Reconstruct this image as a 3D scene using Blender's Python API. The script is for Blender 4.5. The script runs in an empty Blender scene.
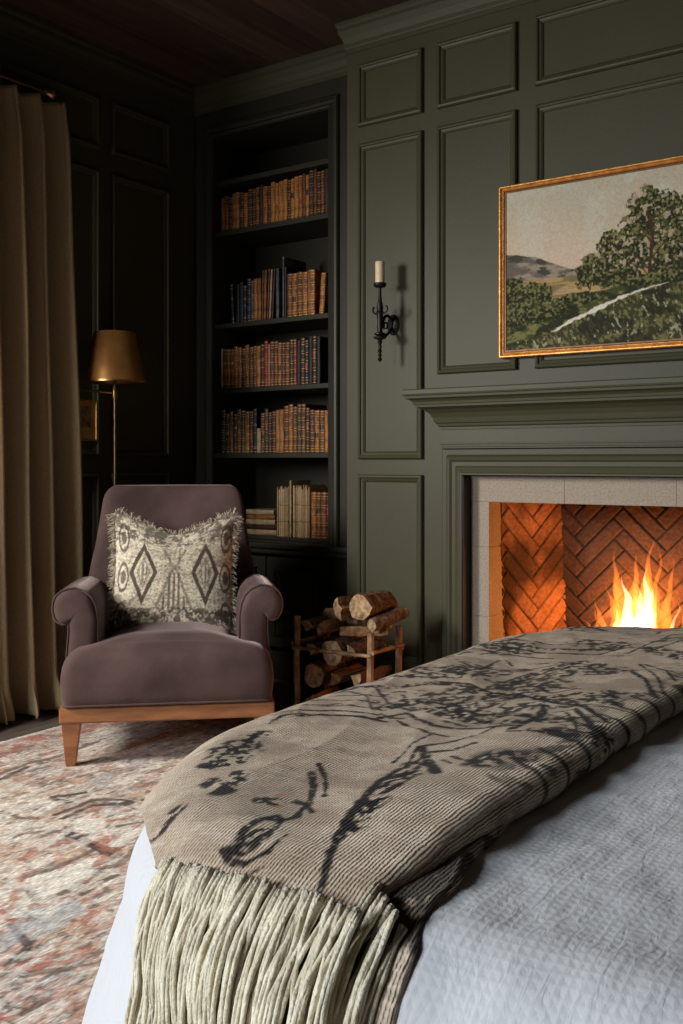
import bpy, bmesh, math, random
import numpy as np
from mathutils import Vector, Matrix
random.seed(7)
PI = math.pi
scn = bpy.context.scene
COL = scn.collection

# ---------------------------------------------------------------- helpers
def link(o, parent=None):
    COL.objects.link(o)
    if parent is not None: o.parent = parent
    return o
def tag(o, label=None, cat=None, group=None, kind=None):
    if label: o['label'] = label
    if cat: o['category'] = cat
    if group: o['group'] = group
    if kind: o['kind'] = kind
    return o
def thing(name, label, cat, loc=(0, 0, 0), rz=0.0, group=None):
    o = link(bpy.data.objects.new(name, None)); o.empty_display_size = .05
    o.location = loc; o.rotation_euler = (0, 0, rz)
    return tag(o, label, cat, group)
def to_mesh(name, V, F, smooth=False, cols=None, uvs=None, mi=None):
    me = bpy.data.meshes.new(name); me.from_pydata([tuple(map(float, v)) for v in V], [], F)
    if smooth: me.polygons.foreach_set('use_smooth', [True]*len(me.polygons))
    if mi is not None: me.polygons.foreach_set('material_index', mi)
    me.update(); return me
def mk(name, V, F, mat, parent=None, smooth=False, mi=None, kind=None, sharp=None):
    me = to_mesh(name, V, F, smooth, mi=mi)
    for m in (mat if isinstance(mat, (list, tuple)) else [mat]): me.materials.append(m)
    if smooth and sharp: me.set_sharp_from_angle(angle=sharp)
    o = link(bpy.data.objects.new(name, me), parent)
    if kind: o['kind'] = kind
    return o
class MB:
    def __init__(s): s.V = []; s.F = []; s.M = []; s.m = 0
    def add(s, V, F):
        n = len(s.V); s.V += [tuple(v) for v in V]; s.F += [tuple(i+n for i in f) for f in F]; s.M += [s.m]*len(F)
    def box(s, x0, x1, y0, y1, z0, z1, bev=0.0, mat=None):
        bm = bmesh.new(); bmesh.ops.create_cube(bm, size=1)
        for v in bm.verts: v.co = Vector((x0+(v.co.x+.5)*(x1-x0), y0+(v.co.y+.5)*(y1-y0), z0+(v.co.z+.5)*(z1-z0)))
        if bev: bmesh.ops.bevel(bm, geom=bm.edges[:], offset=bev, segments=2, affect='EDGES', profile=.5)
        if mat is not None: bm.transform(mat)
        bm.verts.index_update()
        s.add([v.co[:] for v in bm.verts], [[v.index for v in f.verts] for f in bm.faces]); bm.free()
    def loft(s, rings, cap=True, close=True):
        n = len(rings[0]); V = [p for r in rings for p in r]; F = []
        for i in range(len(rings)-1):
            for j in range(n if close else n-1):
                k = (j+1) % n
                F.append((i*n+j, i*n+k, (i+1)*n+k, (i+1)*n+j))
        if cap and close:
            F.append(tuple(range(n-1, -1, -1))); F.append(tuple((len(rings)-1)*n+j for j in range(n)))
        s.add(V, F)
    def lathe(s, prof, c=(0, 0), n=20, cap=True):
        s.loft([[(c[0]+r*math.cos(2*PI*j/n), c[1]+r*math.sin(2*PI*j/n), z) for j in range(n)] for r, z in prof], cap)
    def tube(s, pts, r, n=8, cap=True):
        pts = [Vector(p) for p in pts]; rs = r if isinstance(r, (list, tuple)) else [r]*len(pts)
        up = None; rings = []
        for i, p in enumerate(pts):
            t = (pts[min(i+1, len(pts)-1)]-pts[max(i-1, 0)]).normalized()
            if up is None: up = t.orthogonal().normalized()
            up = (up-t*up.dot(t)).normalized(); w = t.cross(up)
            rings.append([tuple(p+rs[i]*(up*math.cos(2*PI*j/n)+w*math.sin(2*PI*j/n))) for j in range(n)])
        s.loft(rings, cap)
    def build(s, name, mat, parent=None, smooth=False, sharp=math.radians(40), kind=None):
        return mk(name, s.V, s.F, mat, parent, smooth, mi=s.M, sharp=sharp, kind=kind)

def grid_mesh(name, P, mat, parent=None, cols=None, uv=None, wrap=False, flip=False):
    """P: (n,m,3) numpy positions -> smooth quad grid with optional per-vertex colour and uv"""
    n, m, _ = P.shape
    i, j = np.meshgrid(np.arange(n-1), np.arange(m if wrap else m-1), indexing='ij')
    jn = (j+1) % m
    f = np.stack([i*m+j, (i+1)*m+j, (i+1)*m+jn, i*m+jn], -1).reshape(-1, 4)
    if flip: f = f[:, ::-1]
    me = bpy.data.meshes.new(name); nf = len(f)
    me.vertices.add(n*m); me.vertices.foreach_set('co', P.reshape(-1).astype(np.float32))
    me.loops.add(nf*4); me.loops.foreach_set('vertex_index', f.reshape(-1).astype(np.int32))
    me.polygons.add(nf); me.polygons.foreach_set('loop_start', np.arange(0, nf*4, 4, dtype=np.int32))
    me.polygons.foreach_set('use_smooth', np.ones(nf, bool))
    me.update(calc_edges=True); me.validate()
    if cols is not None:
        a = me.color_attributes.new('Col', 'FLOAT_COLOR', 'POINT')
        c = np.ones((n*m, 4), np.float32); c[:, :3] = cols.reshape(-1, 3); a.data.foreach_set('color', c.reshape(-1))
    if uv is not None:
        l = me.uv_layers.new(name='UVMap'); l.data.foreach_set('uv', uv.reshape(-1, 2)[f.reshape(-1)].astype(np.float32).reshape(-1))
    me.materials.append(mat)
    return link(bpy.data.objects.new(name, me), parent)

# vectorised value noise
def _h(i, j, s):
    n = (i*374761393+j*668265263+s*1442695041).astype(np.int64) & 0xffffffff
    n = ((n ^ (n >> 13))*1274126177) & 0xffffffff
    return ((n ^ (n >> 16)) & 0xffff)/65535.0
def vn(x, y, s=0):
    xi = np.floor(x).astype(np.int64); yi = np.floor(y).astype(np.int64)
    fx = x-xi; fy = y-yi; fx = fx*fx*(3-2*fx); fy = fy*fy*(3-2*fy)
    return (_h(xi, yi, s)*(1-fx)+_h(xi+1, yi, s)*fx)*(1-fy)+(_h(xi, yi+1, s)*(1-fx)+_h(xi+1, yi+1, s)*fx)*fy
def fbm(x, y, s=0, o=4):
    r = 0; a = .5; t = 0
    for k in range(o): r = r+a*vn(x*2**k, y*2**k, s+k*17); t += a; a *= .5
    return r/t
def sstep(a, b, x):
    t = np.clip((x-a)/(b-a), 0, 1); return t*t*(3-2*t)
def mixc(c, k, m):
    m = np.clip(m, 0, 1)[..., None]; return c*(1-m)+np.asarray(k, float)*m
def seg_d(X, Y, pts):
    d = np.full(X.shape, 9.0)
    for (x0, y0), (x1, y1) in zip(pts[:-1], pts[1:]):
        dx, dy = x1-x0, y1-y0; L = dx*dx+dy*dy+1e-12
        t = np.clip(((X-x0)*dx+(Y-y0)*dy)/L, 0, 1)
        d = np.minimum(d, np.hypot(X-x0-t*dx, Y-y0-t*dy))
    return d

# ---------------------------------------------------------------- materials
def newmat(name):
    m = bpy.data.materials.new(name); m.use_nodes = True; nt = m.node_tree
    return m, nt, nt.nodes, nt.links, nt.nodes['Principled BSDF']
def mat(name, c1, c2=None, scale=20, rough=.5, metal=0, bump=0, bscale=None, stretch=(1, 1, 1), sheen=0, spec=.5, coat=0, detail=4, sub=0, lo=.35, hi=.65, uvn=False):
    m, nt, N, L, b = newmat(name)
    b.inputs['Roughness'].default_value = rough; b.inputs['Metallic'].default_value = metal
    b.inputs['Specular IOR Level'].default_value = spec
    if sheen: b.inputs['Sheen Weight'].default_value = sheen; b.inputs['Sheen Roughness'].default_value = .35; b.inputs['Sheen Tint'].default_value = (1, .80, .78, 1)
    if coat: b.inputs['Coat Weight'].default_value = coat; b.inputs['Coat Roughness'].default_value = .2
    if sub: b.inputs['Subsurface Weight'].default_value = sub; b.inputs['Subsurface Scale'].default_value = .02
    tc = N.new('ShaderNodeTexCoord'); mp = N.new('ShaderNodeMapping'); mp.inputs['Scale'].default_value = stretch
    L.new(tc.outputs['UV' if uvn else 'Object'], mp.inputs[0])
    nz = N.new('ShaderNodeTexNoise'); nz.inputs['Scale'].default_value = scale; nz.inputs['Detail'].default_value = detail
    L.new(mp.outputs[0], nz.inputs['Vector'])
    cr = N.new('ShaderNodeValToRGB'); cr.color_ramp.elements[0].position = lo; cr.color_ramp.elements[1].position = hi
    cr.color_ramp.elements[0].color = (*c1, 1); cr.color_ramp.elements[1].color = (*(c2 or c1), 1)
    L.new(nz.outputs[0], cr.inputs[0]); L.new(cr.outputs[0], b.inputs['Base Color'])
    if bump:
        n2 = N.new('ShaderNodeTexNoise'); n2.inputs['Scale'].default_value = bscale or scale; n2.inputs['Detail'].default_value = 3
        L.new(mp.outputs[0], n2.inputs['Vector'])
        bp = N.new('ShaderNodeBump'); bp.inputs['Strength'].default_value = bump; bp.inputs['Distance'].default_value = .004
        L.new(n2.outputs[0], bp.inputs['Height']); L.new(bp.outputs[0], b.inputs['Normal'])
    return m

M = {}
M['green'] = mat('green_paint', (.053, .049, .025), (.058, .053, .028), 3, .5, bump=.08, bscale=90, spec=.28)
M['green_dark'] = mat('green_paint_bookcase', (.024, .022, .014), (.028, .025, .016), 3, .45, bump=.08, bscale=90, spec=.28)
M['wood_chair'] = mat('cherry_wood', (.25, .090, .032), (.37, .145, .055), 9, .4, bump=.06, stretch=(1, 6, 6), coat=.15)
M['velvet'] = mat('mauve_velvet', (.058, .033, .030), (.112, .067, .061), 5, .8, sheen=.40, bump=.25, bscale=160, spec=.2, detail=6)
M['stone'] = mat('limestone', (.27, .215, .165), (.38, .315, .245), 160, .75, bump=.35, bscale=120, spec=.3, detail=8)
M['iron'] = mat('black_iron', (.012, .011, .010), (.022, .020, .018), 60, .45, metal=.6, bump=.4)
M['brass'] = mat('aged_brass', (.42, .24, .09), (.55, .33, .13), 20, .32, metal=1)
M['shade'] = mat('bronze_lampshade', (.30, .13, .032), (.42, .20, .055), 14, .42, metal=.55, bump=.1)
M['shade_in'] = mat('lampshade_lining', (.25, .17, .09), None, 14, .7)
M['gold'] = mat('gilt_frame', (.45, .20, .045), (.62, .31, .08), 40, .38, metal=.55, bump=.35, bscale=200)
M['gold_dark'] = mat('gilt_frame_dark', (.10, .035, .008), (.16, .06, .015), 40, .45, metal=.4)
M['candle'] = mat('candle_wax', (.66, .50, .34), (.74, .58, .42), 30, .5, sub=.3)
M['bark'] = mat('bark', (.06, .034, .02), (.20, .12, .07), 24, .9, bump=1.0, bscale=40, stretch=(3, 3, .8), spec=.2)
M['splitwood'] = mat('split_wood', (.16, .07, .025), (.34, .18, .08), 14, .8, bump=.5, stretch=(5, .6, 5), spec=.25)
M['logend'] = mat('log_end_grain', (.15, .085, .04), (.46, .31, .17), 45, .8, bump=.4, spec=.25)
M['post'] = mat('peeled_branch', (.14, .065, .03), (.34, .18, .09), 30, .6, bump=.3)
M['ash'] = mat('charred_log', (.012, .009, .008), (.05, .035, .028), 30, .95, bump=1, bscale=50)
M['paper'] = mat('old_pages', (.40, .27, .14), (.52, .37, .21), 60, .9)
M['gild'] = mat('book_gilding', (.60, .33, .10), None, 30, .45, metal=.5)
M['rod'] = mat('curtain_rod_metal', (.18, .13, .08), None, 30, .35, metal=1)
M['mattress'] = mat('mattress_ticking', (.6, .58, .54), None, 30, .9)
M['bedwood'] = mat('dark_bed_wood', (.06, .03, .018), (.09, .045, .025), 12, .5)
M['mat_board'] = mat('picture_mount', (.46, .25, .07), (.60, .36, .12), 18, .8)
M['sketch'] = mat('faded_print', (.12, .075, .035), (.42, .28, .12), 45, .85, detail=6)

def curtain_mat():
    m, nt, N, L, b = newmat('linen_curtain')
    b.inputs['Roughness'].default_value = .9; b.inputs['Specular IOR Level'].default_value = .15
    b.inputs['Sheen Weight'].default_value = .15
    tc = N.new('ShaderNodeTexCoord'); mp = N.new('ShaderNodeMapping'); mp.inputs['Scale'].default_value = (300, 300, 90)
    L.new(tc.outputs['Object'], mp.inputs[0]); nz = N.new('ShaderNodeTexNoise'); nz.inputs['Scale'].default_value = 1; nz.inputs['Detail'].default_value = 2
    L.new(mp.outputs[0], nz.inputs[0]); cr = N.new('ShaderNodeValToRGB')
    cr.color_ramp.elements[0].color = (.29, .21, .115, 1); cr.color_ramp.elements[1].color = (.40, .29, .16, 1)
    cr.color_ramp.elements[0].position = .3; cr.color_ramp.elements[1].position = .7
    L.new(nz.outputs[0], cr.inputs[0]); L.new(cr.outputs[0], b.inputs['Base Color'])
    bp = N.new('ShaderNodeBump'); bp.inputs['Strength'].default_value = .25; bp.inputs['Distance'].default_value = .002
    L.new(nz.outputs[0], bp.inputs['Height']); L.new(bp.outputs[0], b.inputs['Normal'])
    return m
M['curtain'] = curtain_mat()

def plank_mat(name, c1, c2, c3, w, along='Y', rough=.45, scale=1.0):
    m, nt, N, L, b = newmat(name); b.inputs['Roughness'].default_value = rough
    tc = N.new('ShaderNodeTexCoord'); sp = N.new('ShaderNodeSeparateXYZ'); L.new(tc.outputs['Object'], sp.inputs[0])
    cross, alng = (sp.outputs['X'], sp.outputs['Y']) if along == 'Y' else (sp.outputs['Y'], sp.outputs['X'])
    def mth(op, a, bb=None):
        n = N.new('ShaderNodeMath'); n.operation = op
        for k, v in enumerate([a, bb]):
            if v is None: continue
            if isinstance(v, (int, float)): n.inputs[k].default_value = v
            else: L.new(v, n.inputs[k])
        return n.outputs[0]
    q = mth('DIVIDE', cross, w); idx = mth('FLOOR', q); fr = mth('FRACT', q)
    wn = N.new('ShaderNodeTexWhiteNoise'); wn.noise_dimensions = '1D'; L.new(idx, wn.inputs['W'])
    cb = N.new('ShaderNodeCombineXYZ'); L.new(mth('MULTIPLY', cross, 38*scale), cb.inputs[0]); L.new(mth('ADD', mth('MULTIPLY', alng, 2.2*scale), mth('MULTIPLY', wn.outputs[0], 40)), cb.inputs[1])
    nz = N.new('ShaderNodeTexNoise'); nz.inputs['Scale'].default_value = 1; nz.inputs['Detail'].default_value = 6; nz.inputs['Distortion'].default_value = .6
    L.new(cb.outputs[0], nz.inputs['Vector'])
    v = mth('ADD', mth('MULTIPLY', nz.outputs[0], .75), mth('MULTIPLY', wn.outputs[0], .25))
    cr = N.new('ShaderNodeValToRGB'); e = cr.color_ramp.elements; e[0].position = .3; e[1].position = .72
    e[0].color = (*c1, 1); e[1].color = (*c3, 1); x = e.new(.5); x.color = (*c2, 1)
    L.new(v, cr.inputs[0]); L.new(cr.outputs[0], b.inputs['Base Color'])
    g = mth('MULTIPLY', mth('LESS_THAN', mth('ABSOLUTE', mth('SUBTRACT', fr, .5)), .487), 1.0)
    h = mth('ADD', g, mth('MULTIPLY', nz.outputs[0], .25))
    bp = N.new('ShaderNodeBump'); bp.inputs['Strength'].default_value = .7; bp.inputs['Distance'].default_value = .004
    L.new(h, bp.inputs['Height']); L.new(bp.outputs[0], b.inputs['Normal'])
    return m
M['floor'] = plank_mat('floor_boards', (.10, .080, .064), (.17, .14, .115), (.26, .215, .18), .14, 'Y', .42)
M['ceiling'] = plank_mat('ceiling_boards', (.032, .016, .010), (.058, .030, .018), (.095, .050, .030), .16, 'Y', .7)

def col_mat(name, rough=.9, bump=0, bscale=200, sheen=0, stretch=(1, 1, 1), spec=.2, var=.0):
    """surface colour comes from the woven / painted pattern stored on the mesh"""
    m, nt, N, L, b = newmat(name); b.inputs['Roughness'].default_value = rough; b.inputs['Specular IOR Level'].default_value = spec
    if sheen: b.inputs['Sheen Weight'].default_value = sheen
    a = N.new('ShaderNodeVertexColor'); a.layer_name = 'Col'
    tc = N.new('ShaderNodeTexCoord'); mp = N.new('ShaderNodeMapping'); mp.inputs['Scale'].default_value = stretch
    L.new(tc.outputs['UV'], mp.inputs[0]); nz = N.new('ShaderNodeTexNoise'); nz.inputs['Scale'].default_value = bscale; nz.inputs['Detail'].default_value = 3
    L.new(mp.outputs[0], nz.inputs['Vector'])
    if var:
        mr = N.new('ShaderNodeMapRange'); mr.inputs['From Min'].default_value = .3; mr.inputs['From Max'].default_value = .7
        mr.inputs['To Min'].default_value = 1-var; mr.inputs['To Max'].default_value = 1+var; L.new(nz.outputs[0], mr.inputs[0])
        vm = N.new('ShaderNodeVectorMath'); vm.operation = 'SCALE'; L.new(a.outputs[0], vm.inputs[0]); L.new(mr.outputs[0], vm.inputs['Scale'])
        L.new(vm.outputs[0], b.inputs['Base Color'])
    else: L.new(a.outputs[0], b.inputs['Base Color'])
    if bump:
        bp = N.new('ShaderNodeBump'); bp.inputs['Strength'].default_value = bump; bp.inputs['Distance'].default_value = .004
        L.new(nz.outputs[0], bp.inputs['Height']); L.new(bp.outputs[0], b.inputs['Normal'])
    return m
M['rug'] = col_mat('rug_pile', .95, .5, 230, .05, (1, .25, 1), var=.42)
M['canvas'] = col_mat('oil_canvas', .7, .12, 260, 0, spec=.12, var=.08)
M['brick'] = col_mat('firebrick', .85, .6, 70, 0, spec=.15, var=.25)
M['kilim'] = col_mat('kilim_weave', .95, .9, 120, .15, (1, 1, 1), var=.25)

def knit_mat():
    m, nt, N, L, b = newmat('knitted_wool'); b.inputs['Roughness'].default_value = .95; b.inputs['Specular IOR Level'].default_value = .12
    b.inputs['Sheen Weight'].default_value = .04
    def mth(op, a, bb=None):
        n = N.new('ShaderNodeMath'); n.operation = op
        for k, v in enumerate([a, bb]):
            if v is None: continue
            if isinstance(v, (int, float)): n.inputs[k].default_value = v
            else: L.new(v, n.inputs[k])
        return n.outputs[0]
    a = N.new('ShaderNodeVertexColor'); a.layer_name = 'Col'
    uv = N.new('ShaderNodeUVMap'); sp = N.new('ShaderNodeSeparateXYZ'); L.new(uv.outputs[0], sp.inputs[0])
    nz0 = N.new('ShaderNodeTexNoise'); nz0.inputs['Scale'].default_value = 40; L.new(uv.outputs[0], nz0.inputs['Vector'])
    x = mth('ADD', mth('MULTIPLY', sp.outputs[0], 1/.0046), mth('MULTIPLY', nz0.outputs[0], 1.3))
    y = mth('ADD', mth('MULTIPLY', sp.outputs[1], 1/.0062), mth('MULTIPLY', nz0.outputs[0], .6))
    fx = mth('SUBTRACT', mth('FRACT', x), .5)
    rib = mth('COSINE', mth('MULTIPLY', fx, 2*PI))                    # rib across
    st = mth('SINE', mth('MULTIPLY', mth('ADD', y, mth('MULTIPLY', mth('ABSOLUTE', fx), 1.1)), 2*PI))
    nz = N.new('ShaderNodeTexNoise'); nz.inputs['Scale'].default_value = 500; nz.inputs['Detail'].default_value = 2; L.new(uv.outputs[0], nz.inputs['Vector'])
    h = mth('ADD', mth('ADD', mth('MULTIPLY', rib, .5), mth('MULTIPLY', st, .13)), mth('MULTIPLY', nz.outputs[0], .9))
    n3 = N.new('ShaderNodeTexNoise'); n3.inputs['Scale'].default_value = 160; n3.inputs['Detail'].default_value = 3; L.new(uv.outputs[0], n3.inputs['Vector'])
    k = mth('ADD', mth('ADD', mth('MULTIPLY', h, .11), mth('MULTIPLY', n3.outputs[0], .9)), .68)
    vm = N.new('ShaderNodeVectorMath'); vm.operation = 'SCALE'; L.new(a.outputs[0], vm.inputs[0]); L.new(k, vm.inputs['Scale'])
    L.new(vm.outputs[0], b.inputs['Base Color'])
    bp = N.new('ShaderNodeBump'); bp.inputs['Strength'].default_value = .9; bp.inputs['Distance'].default_value = .0013
    L.new(h, bp.inputs['Height']); L.new(bp.outputs[0], b.inputs['Normal'])
    return m
M['knit'] = knit_mat()
M['tassel'] = mat('cream_wool_yarn', (.56, .49, .36), (.76, .69, .54), 40, .9, bump=.7, bscale=260, sheen=.2, spec=.15)

def duvet_mat():
    m, nt, N, L, b = newmat('white_seersucker'); b.inputs['Roughness'].default_value = .85; b.inputs['Specular IOR Level'].default_value = .2
    b.inputs['Base Color'].default_value = (.56, .56, .58, 1); b.inputs['Sheen Weight'].default_value = .15
    uv = N.new('ShaderNodeUVMap'); mp = N.new('ShaderNodeMapping'); mp.inputs['Scale'].default_value = (1, 1, 1); L.new(uv.outputs[0], mp.inputs[0])
    # fine crinkle, elongated along one thread direction, plus a puckered check
    m2 = N.new('ShaderNodeMapping'); m2.inputs['Scale'].default_value = (1.0, .38, 1); m2.inputs['Rotation'].default_value = (0, 0, .5); L.new(uv.outputs[0], m2.inputs[0])
    n1 = N.new('ShaderNodeTexNoise'); n1.inputs['Scale'].default_value = 75; n1.inputs['Detail'].default_value = 4; n1.inputs['Distortion'].default_value = 1.2; L.new(m2.outputs[0], n1.inputs['Vector'])
    sp = N.new('ShaderNodeSeparateXYZ'); nn = N.new('ShaderNodeTexNoise'); nn.inputs['Scale'].default_value = 14; L.new(uv.outputs[0], nn.inputs['Vector'])
    L.new(uv.outputs[0], sp.inputs[0])
    def mth(op, a, bb=None):
        n = N.new('ShaderNodeMath'); n.operation = op
        for k, v in enumerate([a, bb]):
            if v is None: continue
            if isinstance(v, (int, float)): n.inputs[k].default_value = v
            else: L.new(v, n.inputs[k])
        return n.outputs[0]
    wx = mth('SINE', mth('ADD', mth('MULTIPLY', sp.outputs[0], 2*PI/.0105), mth('MULTIPLY', nn.outputs[0], 8)))
    wy = mth('SINE', mth('ADD', mth('MULTIPLY', sp.outputs[1], 2*PI/.0105), mth('MULTIPLY', nn.outputs[0], 6)))
    chk = mth('MULTIPLY', mth('MAXIMUM', wx, wy), .17)
    h = mth('ADD', mth('MULTIPLY', n1.outputs[0], 1.3), chk)
    bp = N.new('ShaderNodeBump'); bp.inputs['Strength'].default_value = .38; bp.inputs['Distance'].default_value = .0028
    L.new(h, bp.inputs['Height']); L.new(bp.outputs[0], b.inputs['Normal'])
    return m
M['duvet'] = duvet_mat()

def flame_mat(name, c, s):
    m = bpy.data.materials.new(name); m.use_nodes = True; nt = m.node_tree; nt.nodes.clear()
    o = nt.nodes.new('ShaderNodeOutputMaterial'); e = nt.nodes.new('ShaderNodeEmission')
    e.inputs[0].default_value = (*c, 1); e.inputs[1].default_value = s
    nt.links.new(e.outputs[0], o.inputs['Volume']); return m
M['flame'] = flame_mat('flame_outer', (1, .22, .022), 70)
M['flame_hot'] = flame_mat('flame_core', (1, .60, .28), 150)

# ---------------------------------------------------------------- dimensions (metres; camera stands 1 m above the floor)
XL, YB, YF, YD, ZC = -3.42, 3.58, 3.40, 3.92, 2.81
XR, YS = 1.70, -2.30
BX0, BX1 = -2.38, .02                    # chimney breast
CX = -1.18                               # fireplace axis

def struct(o): o['kind'] = 'structure'; return o
# floor, ceiling
b = MB(); b.box(XL-.25, XR+.1, YS-.1, 4.6, -.08, 0); struct(b.build('floor', M['floor']))
b = MB(); b.box(XL-.25, XR+.1, YS-.1, 4.6, ZC, ZC+.08); struct(b.build('ceiling', M['ceiling']))
# left wall with window opening
WY0, WY1, WZ0, WZ1 = -.35, 1.35, .55, 2.42
b = MB()
b.box(XL-.2, XL, YS-.1, WY0, 0, ZC); b.box(XL-.2, XL, WY1, 4.5, 0, ZC)
b.box(XL-.2, XL, WY0, WY1, 0, WZ0); b.box(XL-.2, XL, WY0, WY1, WZ1, ZC)
wl = struct(b.build('wall_left', M['green']))
b = MB(); b.box(XR, XR+.1, YS-.1, 4.5, 0, ZC); struct(b.build('wall_right', M['green']))
b = MB()
RX0, RX1 = -3.0, -1.8
b.box(XL, RX0, YS-.2, YS, 0, ZC); b.box(RX1, XR, YS-.2, YS, 0, ZC); b.box(RX0, RX1, YS-.2, YS, 0, WZ0); b.box(RX0, RX1, YS-.2, YS, WZ1, ZC); struct(b.build('wall_rear', M['green']))
b = MB()
for x in (RX0+.03, (RX0+RX1)/2, RX1-.03): b.box(x-.03, x+.03, YS-.12, YS-.06, WZ0, WZ1)
for z in (WZ0+.03, 1.65, WZ1-.03): b.box(RX0, RX1, YS-.115, YS-.065, z-.025, z+.025)
struct(b.build('window_rear_unseen', M['green']))  # unseen rear opening and frame, added around the light on the bed
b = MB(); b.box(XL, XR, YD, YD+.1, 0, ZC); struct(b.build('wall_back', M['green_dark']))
# alcove wall right of the breast (outside the picture)
b = MB(); b.box(BX1, XR, YB, YB+.1, 0, ZC); struct(b.build('wall_alcove', M['green']))
# window frame
b = MB()
for y in (WY0+.03, (WY0+WY1)/2, WY1-.03): b.box(XL-.12, XL-.06, y-.03, y+.03, WZ0, WZ1)
for z in (WZ0+.03, WZ0+.03+(WZ1-WZ0-.06)*.62, WZ1-.03): b.box(XL-.115, XL-.065, WY0, WY1, z-.025, z+.025)
struct(b.build('window_1', M['green']))
b = MB(); b.box(XL-.1, XL+.05, WY0-.06, WY1+.06, WZ0-.04, WZ0-.001, .006); struct(b.build('trim_2', M['green']))
# chimney breast with firebox opening
OX0, OX1, OZ = -1.813, -.547, .945       # hole in the breast (behind the stone)
b = MB()
b.box(BX0, OX0, YF, YD, 0, ZC); b.box(OX1, BX1, YF, YD, 0, ZC); b.box(OX0, OX1, YF, YD, OZ, ZC)
struct(b.build('wall_fireplace', M['green']))

def frame_ring(b, place, a0, a1, z0, z1, prof):
    """mitred moulding round a rectangle; prof = [(inset, height)]"""
    rings = []
    for d, h in prof:
        rings.append([place(a0+d, z0+d, h), place(a1-d, z0+d, h), place(a1-d, z1-d, h), place(a0+d, z1-d, h)])
    n = 4; V = [p for r in rings for p in r]; F = []
    for i in range(len(rings)-1):
        for j in range(4): F.append((i*4+j, i*4+(j+1) % 4, (i+1)*4+(j+1) % 4, (i+1)*4+j))
    b.add(V, F)
PANEL = [(0, -.001), (0, .012), (.004, .018), (.010, .020), (.014, .018), (.016, .012), (.024, .009), (.030, .004), (.031, -.001)]
pf = lambda a, z, h: (a, YF-h, z)
pl = lambda a, z, h: (XL+h, a, z)
tn = [2]
def panel(place, a0, a1, z0, z1, parent=None):
    tn[0] += 1
    b = MB(); frame_ring(b, place, a0, a1, z0, z1, PANEL)
    o = b.build('trim_%d' % tn[0], M['green']); struct(o); return o
cols_f = [(-2.318, -2.012), (-1.945, -1.608), (-1.535, 2*CX+1.535), (2*CX+1.608, 2*CX+1.945), (2*CX+2.012, 2*CX+2.318)]
for i, (a0, a1) in enumerate(cols_f):
    panel(pf, a0, a1, 2.37, 2.625)
    panel(pf, a0, a1, 1.008 if i in (0, 4) else 1.338, 2.30)
    if i in (0, 4): panel(pf, a0, a1, .20, .945)
for a0, a1 in [(2.25, 2.972), (3.045, 3.40)]:
    for z0, z1 in [(2.37, 2.60), (1.02, 2.28), (.2, .945)]:
        if a0 < 2.5: panel(pl, a0+.2, a1, z0, z1)
        else: panel(pl, a0, a1, z0, z1)
for a0, a1 in [(-2.2, -1.32), (-1.24, -.45), (1.47, 2.2)]:
    for z0, z1 in [(2.37, 2.60), (1.02, 2.28), (.2, .945)]: panel(pl, a0, a1, z0, z1)

def sweep_path(path, prof, closed=False):
    """prof = [(out, z)] swept along plan path, room on the right hand side, mitred"""
    P = [Vector(p) for p in path]; n = len(P); rings = []
    for i in range(n):
        def nrm(a, c):
            d = (c-a).normalized(); return Vector((d.y, -d.x))
        ns = []
        if i > 0: ns.append(nrm(P[i-1], P[i]))
        if i < n-1: ns.append(nrm(P[i], P[i+1]))
        if len(ns) == 2:
            m = (ns[0]+ns[1]); m = m/(m.dot(ns[0]))
        else: m = ns[0]
        rings.append([(P[i].x+m.x*o, P[i].y+m.y*o, z) for o, z in prof])
    b = MB(); b.loft(rings, cap=True, close=True); return b
CR = [(0, ZC-.125), (.012, ZC-.125), (.014, ZC-.105), (.022, ZC-.10), (.026, ZC-.085), (.045, ZC-.06), (.072, ZC-.045), (.078, ZC-.035), (.078, ZC-.022), (.098, ZC-.012), (.10, ZC), (0, ZC)]
CR = [(o*.36, z) for o, z in CR]
b = sweep_path([(XL, YS), (XL, YB), (BX0, YB), (BX0, YF), (BX1, YF), (BX1, YB), (XR, YB), (XR, YS)], CR)
struct(b.build('trim_1', M['green']))
BB = [(0, 0), (.022, 0), (.022, .115), (.016, .13), (.008, .14), (0, .145)]
def bb(name, path):
    b = sweep_path(path, BB); struct(b.build(name, M['green']))
bb('baseboard_left', [(XL, YS), (XL, YB)])
bb('baseboard_breast', [(BX0, YF), (2*CX+.43-.0, YF)] if False else [(BX0, YF), (-1.915, YF)])
bb('baseboard_right', [(XR, YB), (XR, YS)])

# ---------------------------------------------------------------- built-in bookcase
IX0, IX1, IZ0, IZ1 = -3.29, -2.604, .640, 2.555
bc = thing('bookcase', 'tall dark green built-in bookcase filling the alcove left of the fireplace', 'bookcase', ((IX0+IX1)/2, YB, 0))
ox, oy = -(IX0+IX1)/2, -YB
def part(b, name, m, par, smooth=False):
    b.V = [(v[0]+ox, v[1]+oy, v[2]) for v in b.V]; return b.build(name, m, par, smooth)
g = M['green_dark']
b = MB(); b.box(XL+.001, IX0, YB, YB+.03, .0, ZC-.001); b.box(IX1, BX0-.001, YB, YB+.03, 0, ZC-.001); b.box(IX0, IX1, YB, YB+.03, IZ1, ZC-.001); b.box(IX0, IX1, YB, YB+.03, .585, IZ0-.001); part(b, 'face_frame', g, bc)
b = MB(); frame_ring(b, lambda a, z, h: (a, YB-h, z), -3.348, -2.546, .58, 2.612, [(0, -.001), (0, .010), (.006, .018), (.016, .02), (.022, .012), (.034, .010), (.044, .016), (.052, .014), (.058, .006), (.058, -.001)]); part(b, 'moulding', g, bc)
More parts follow.
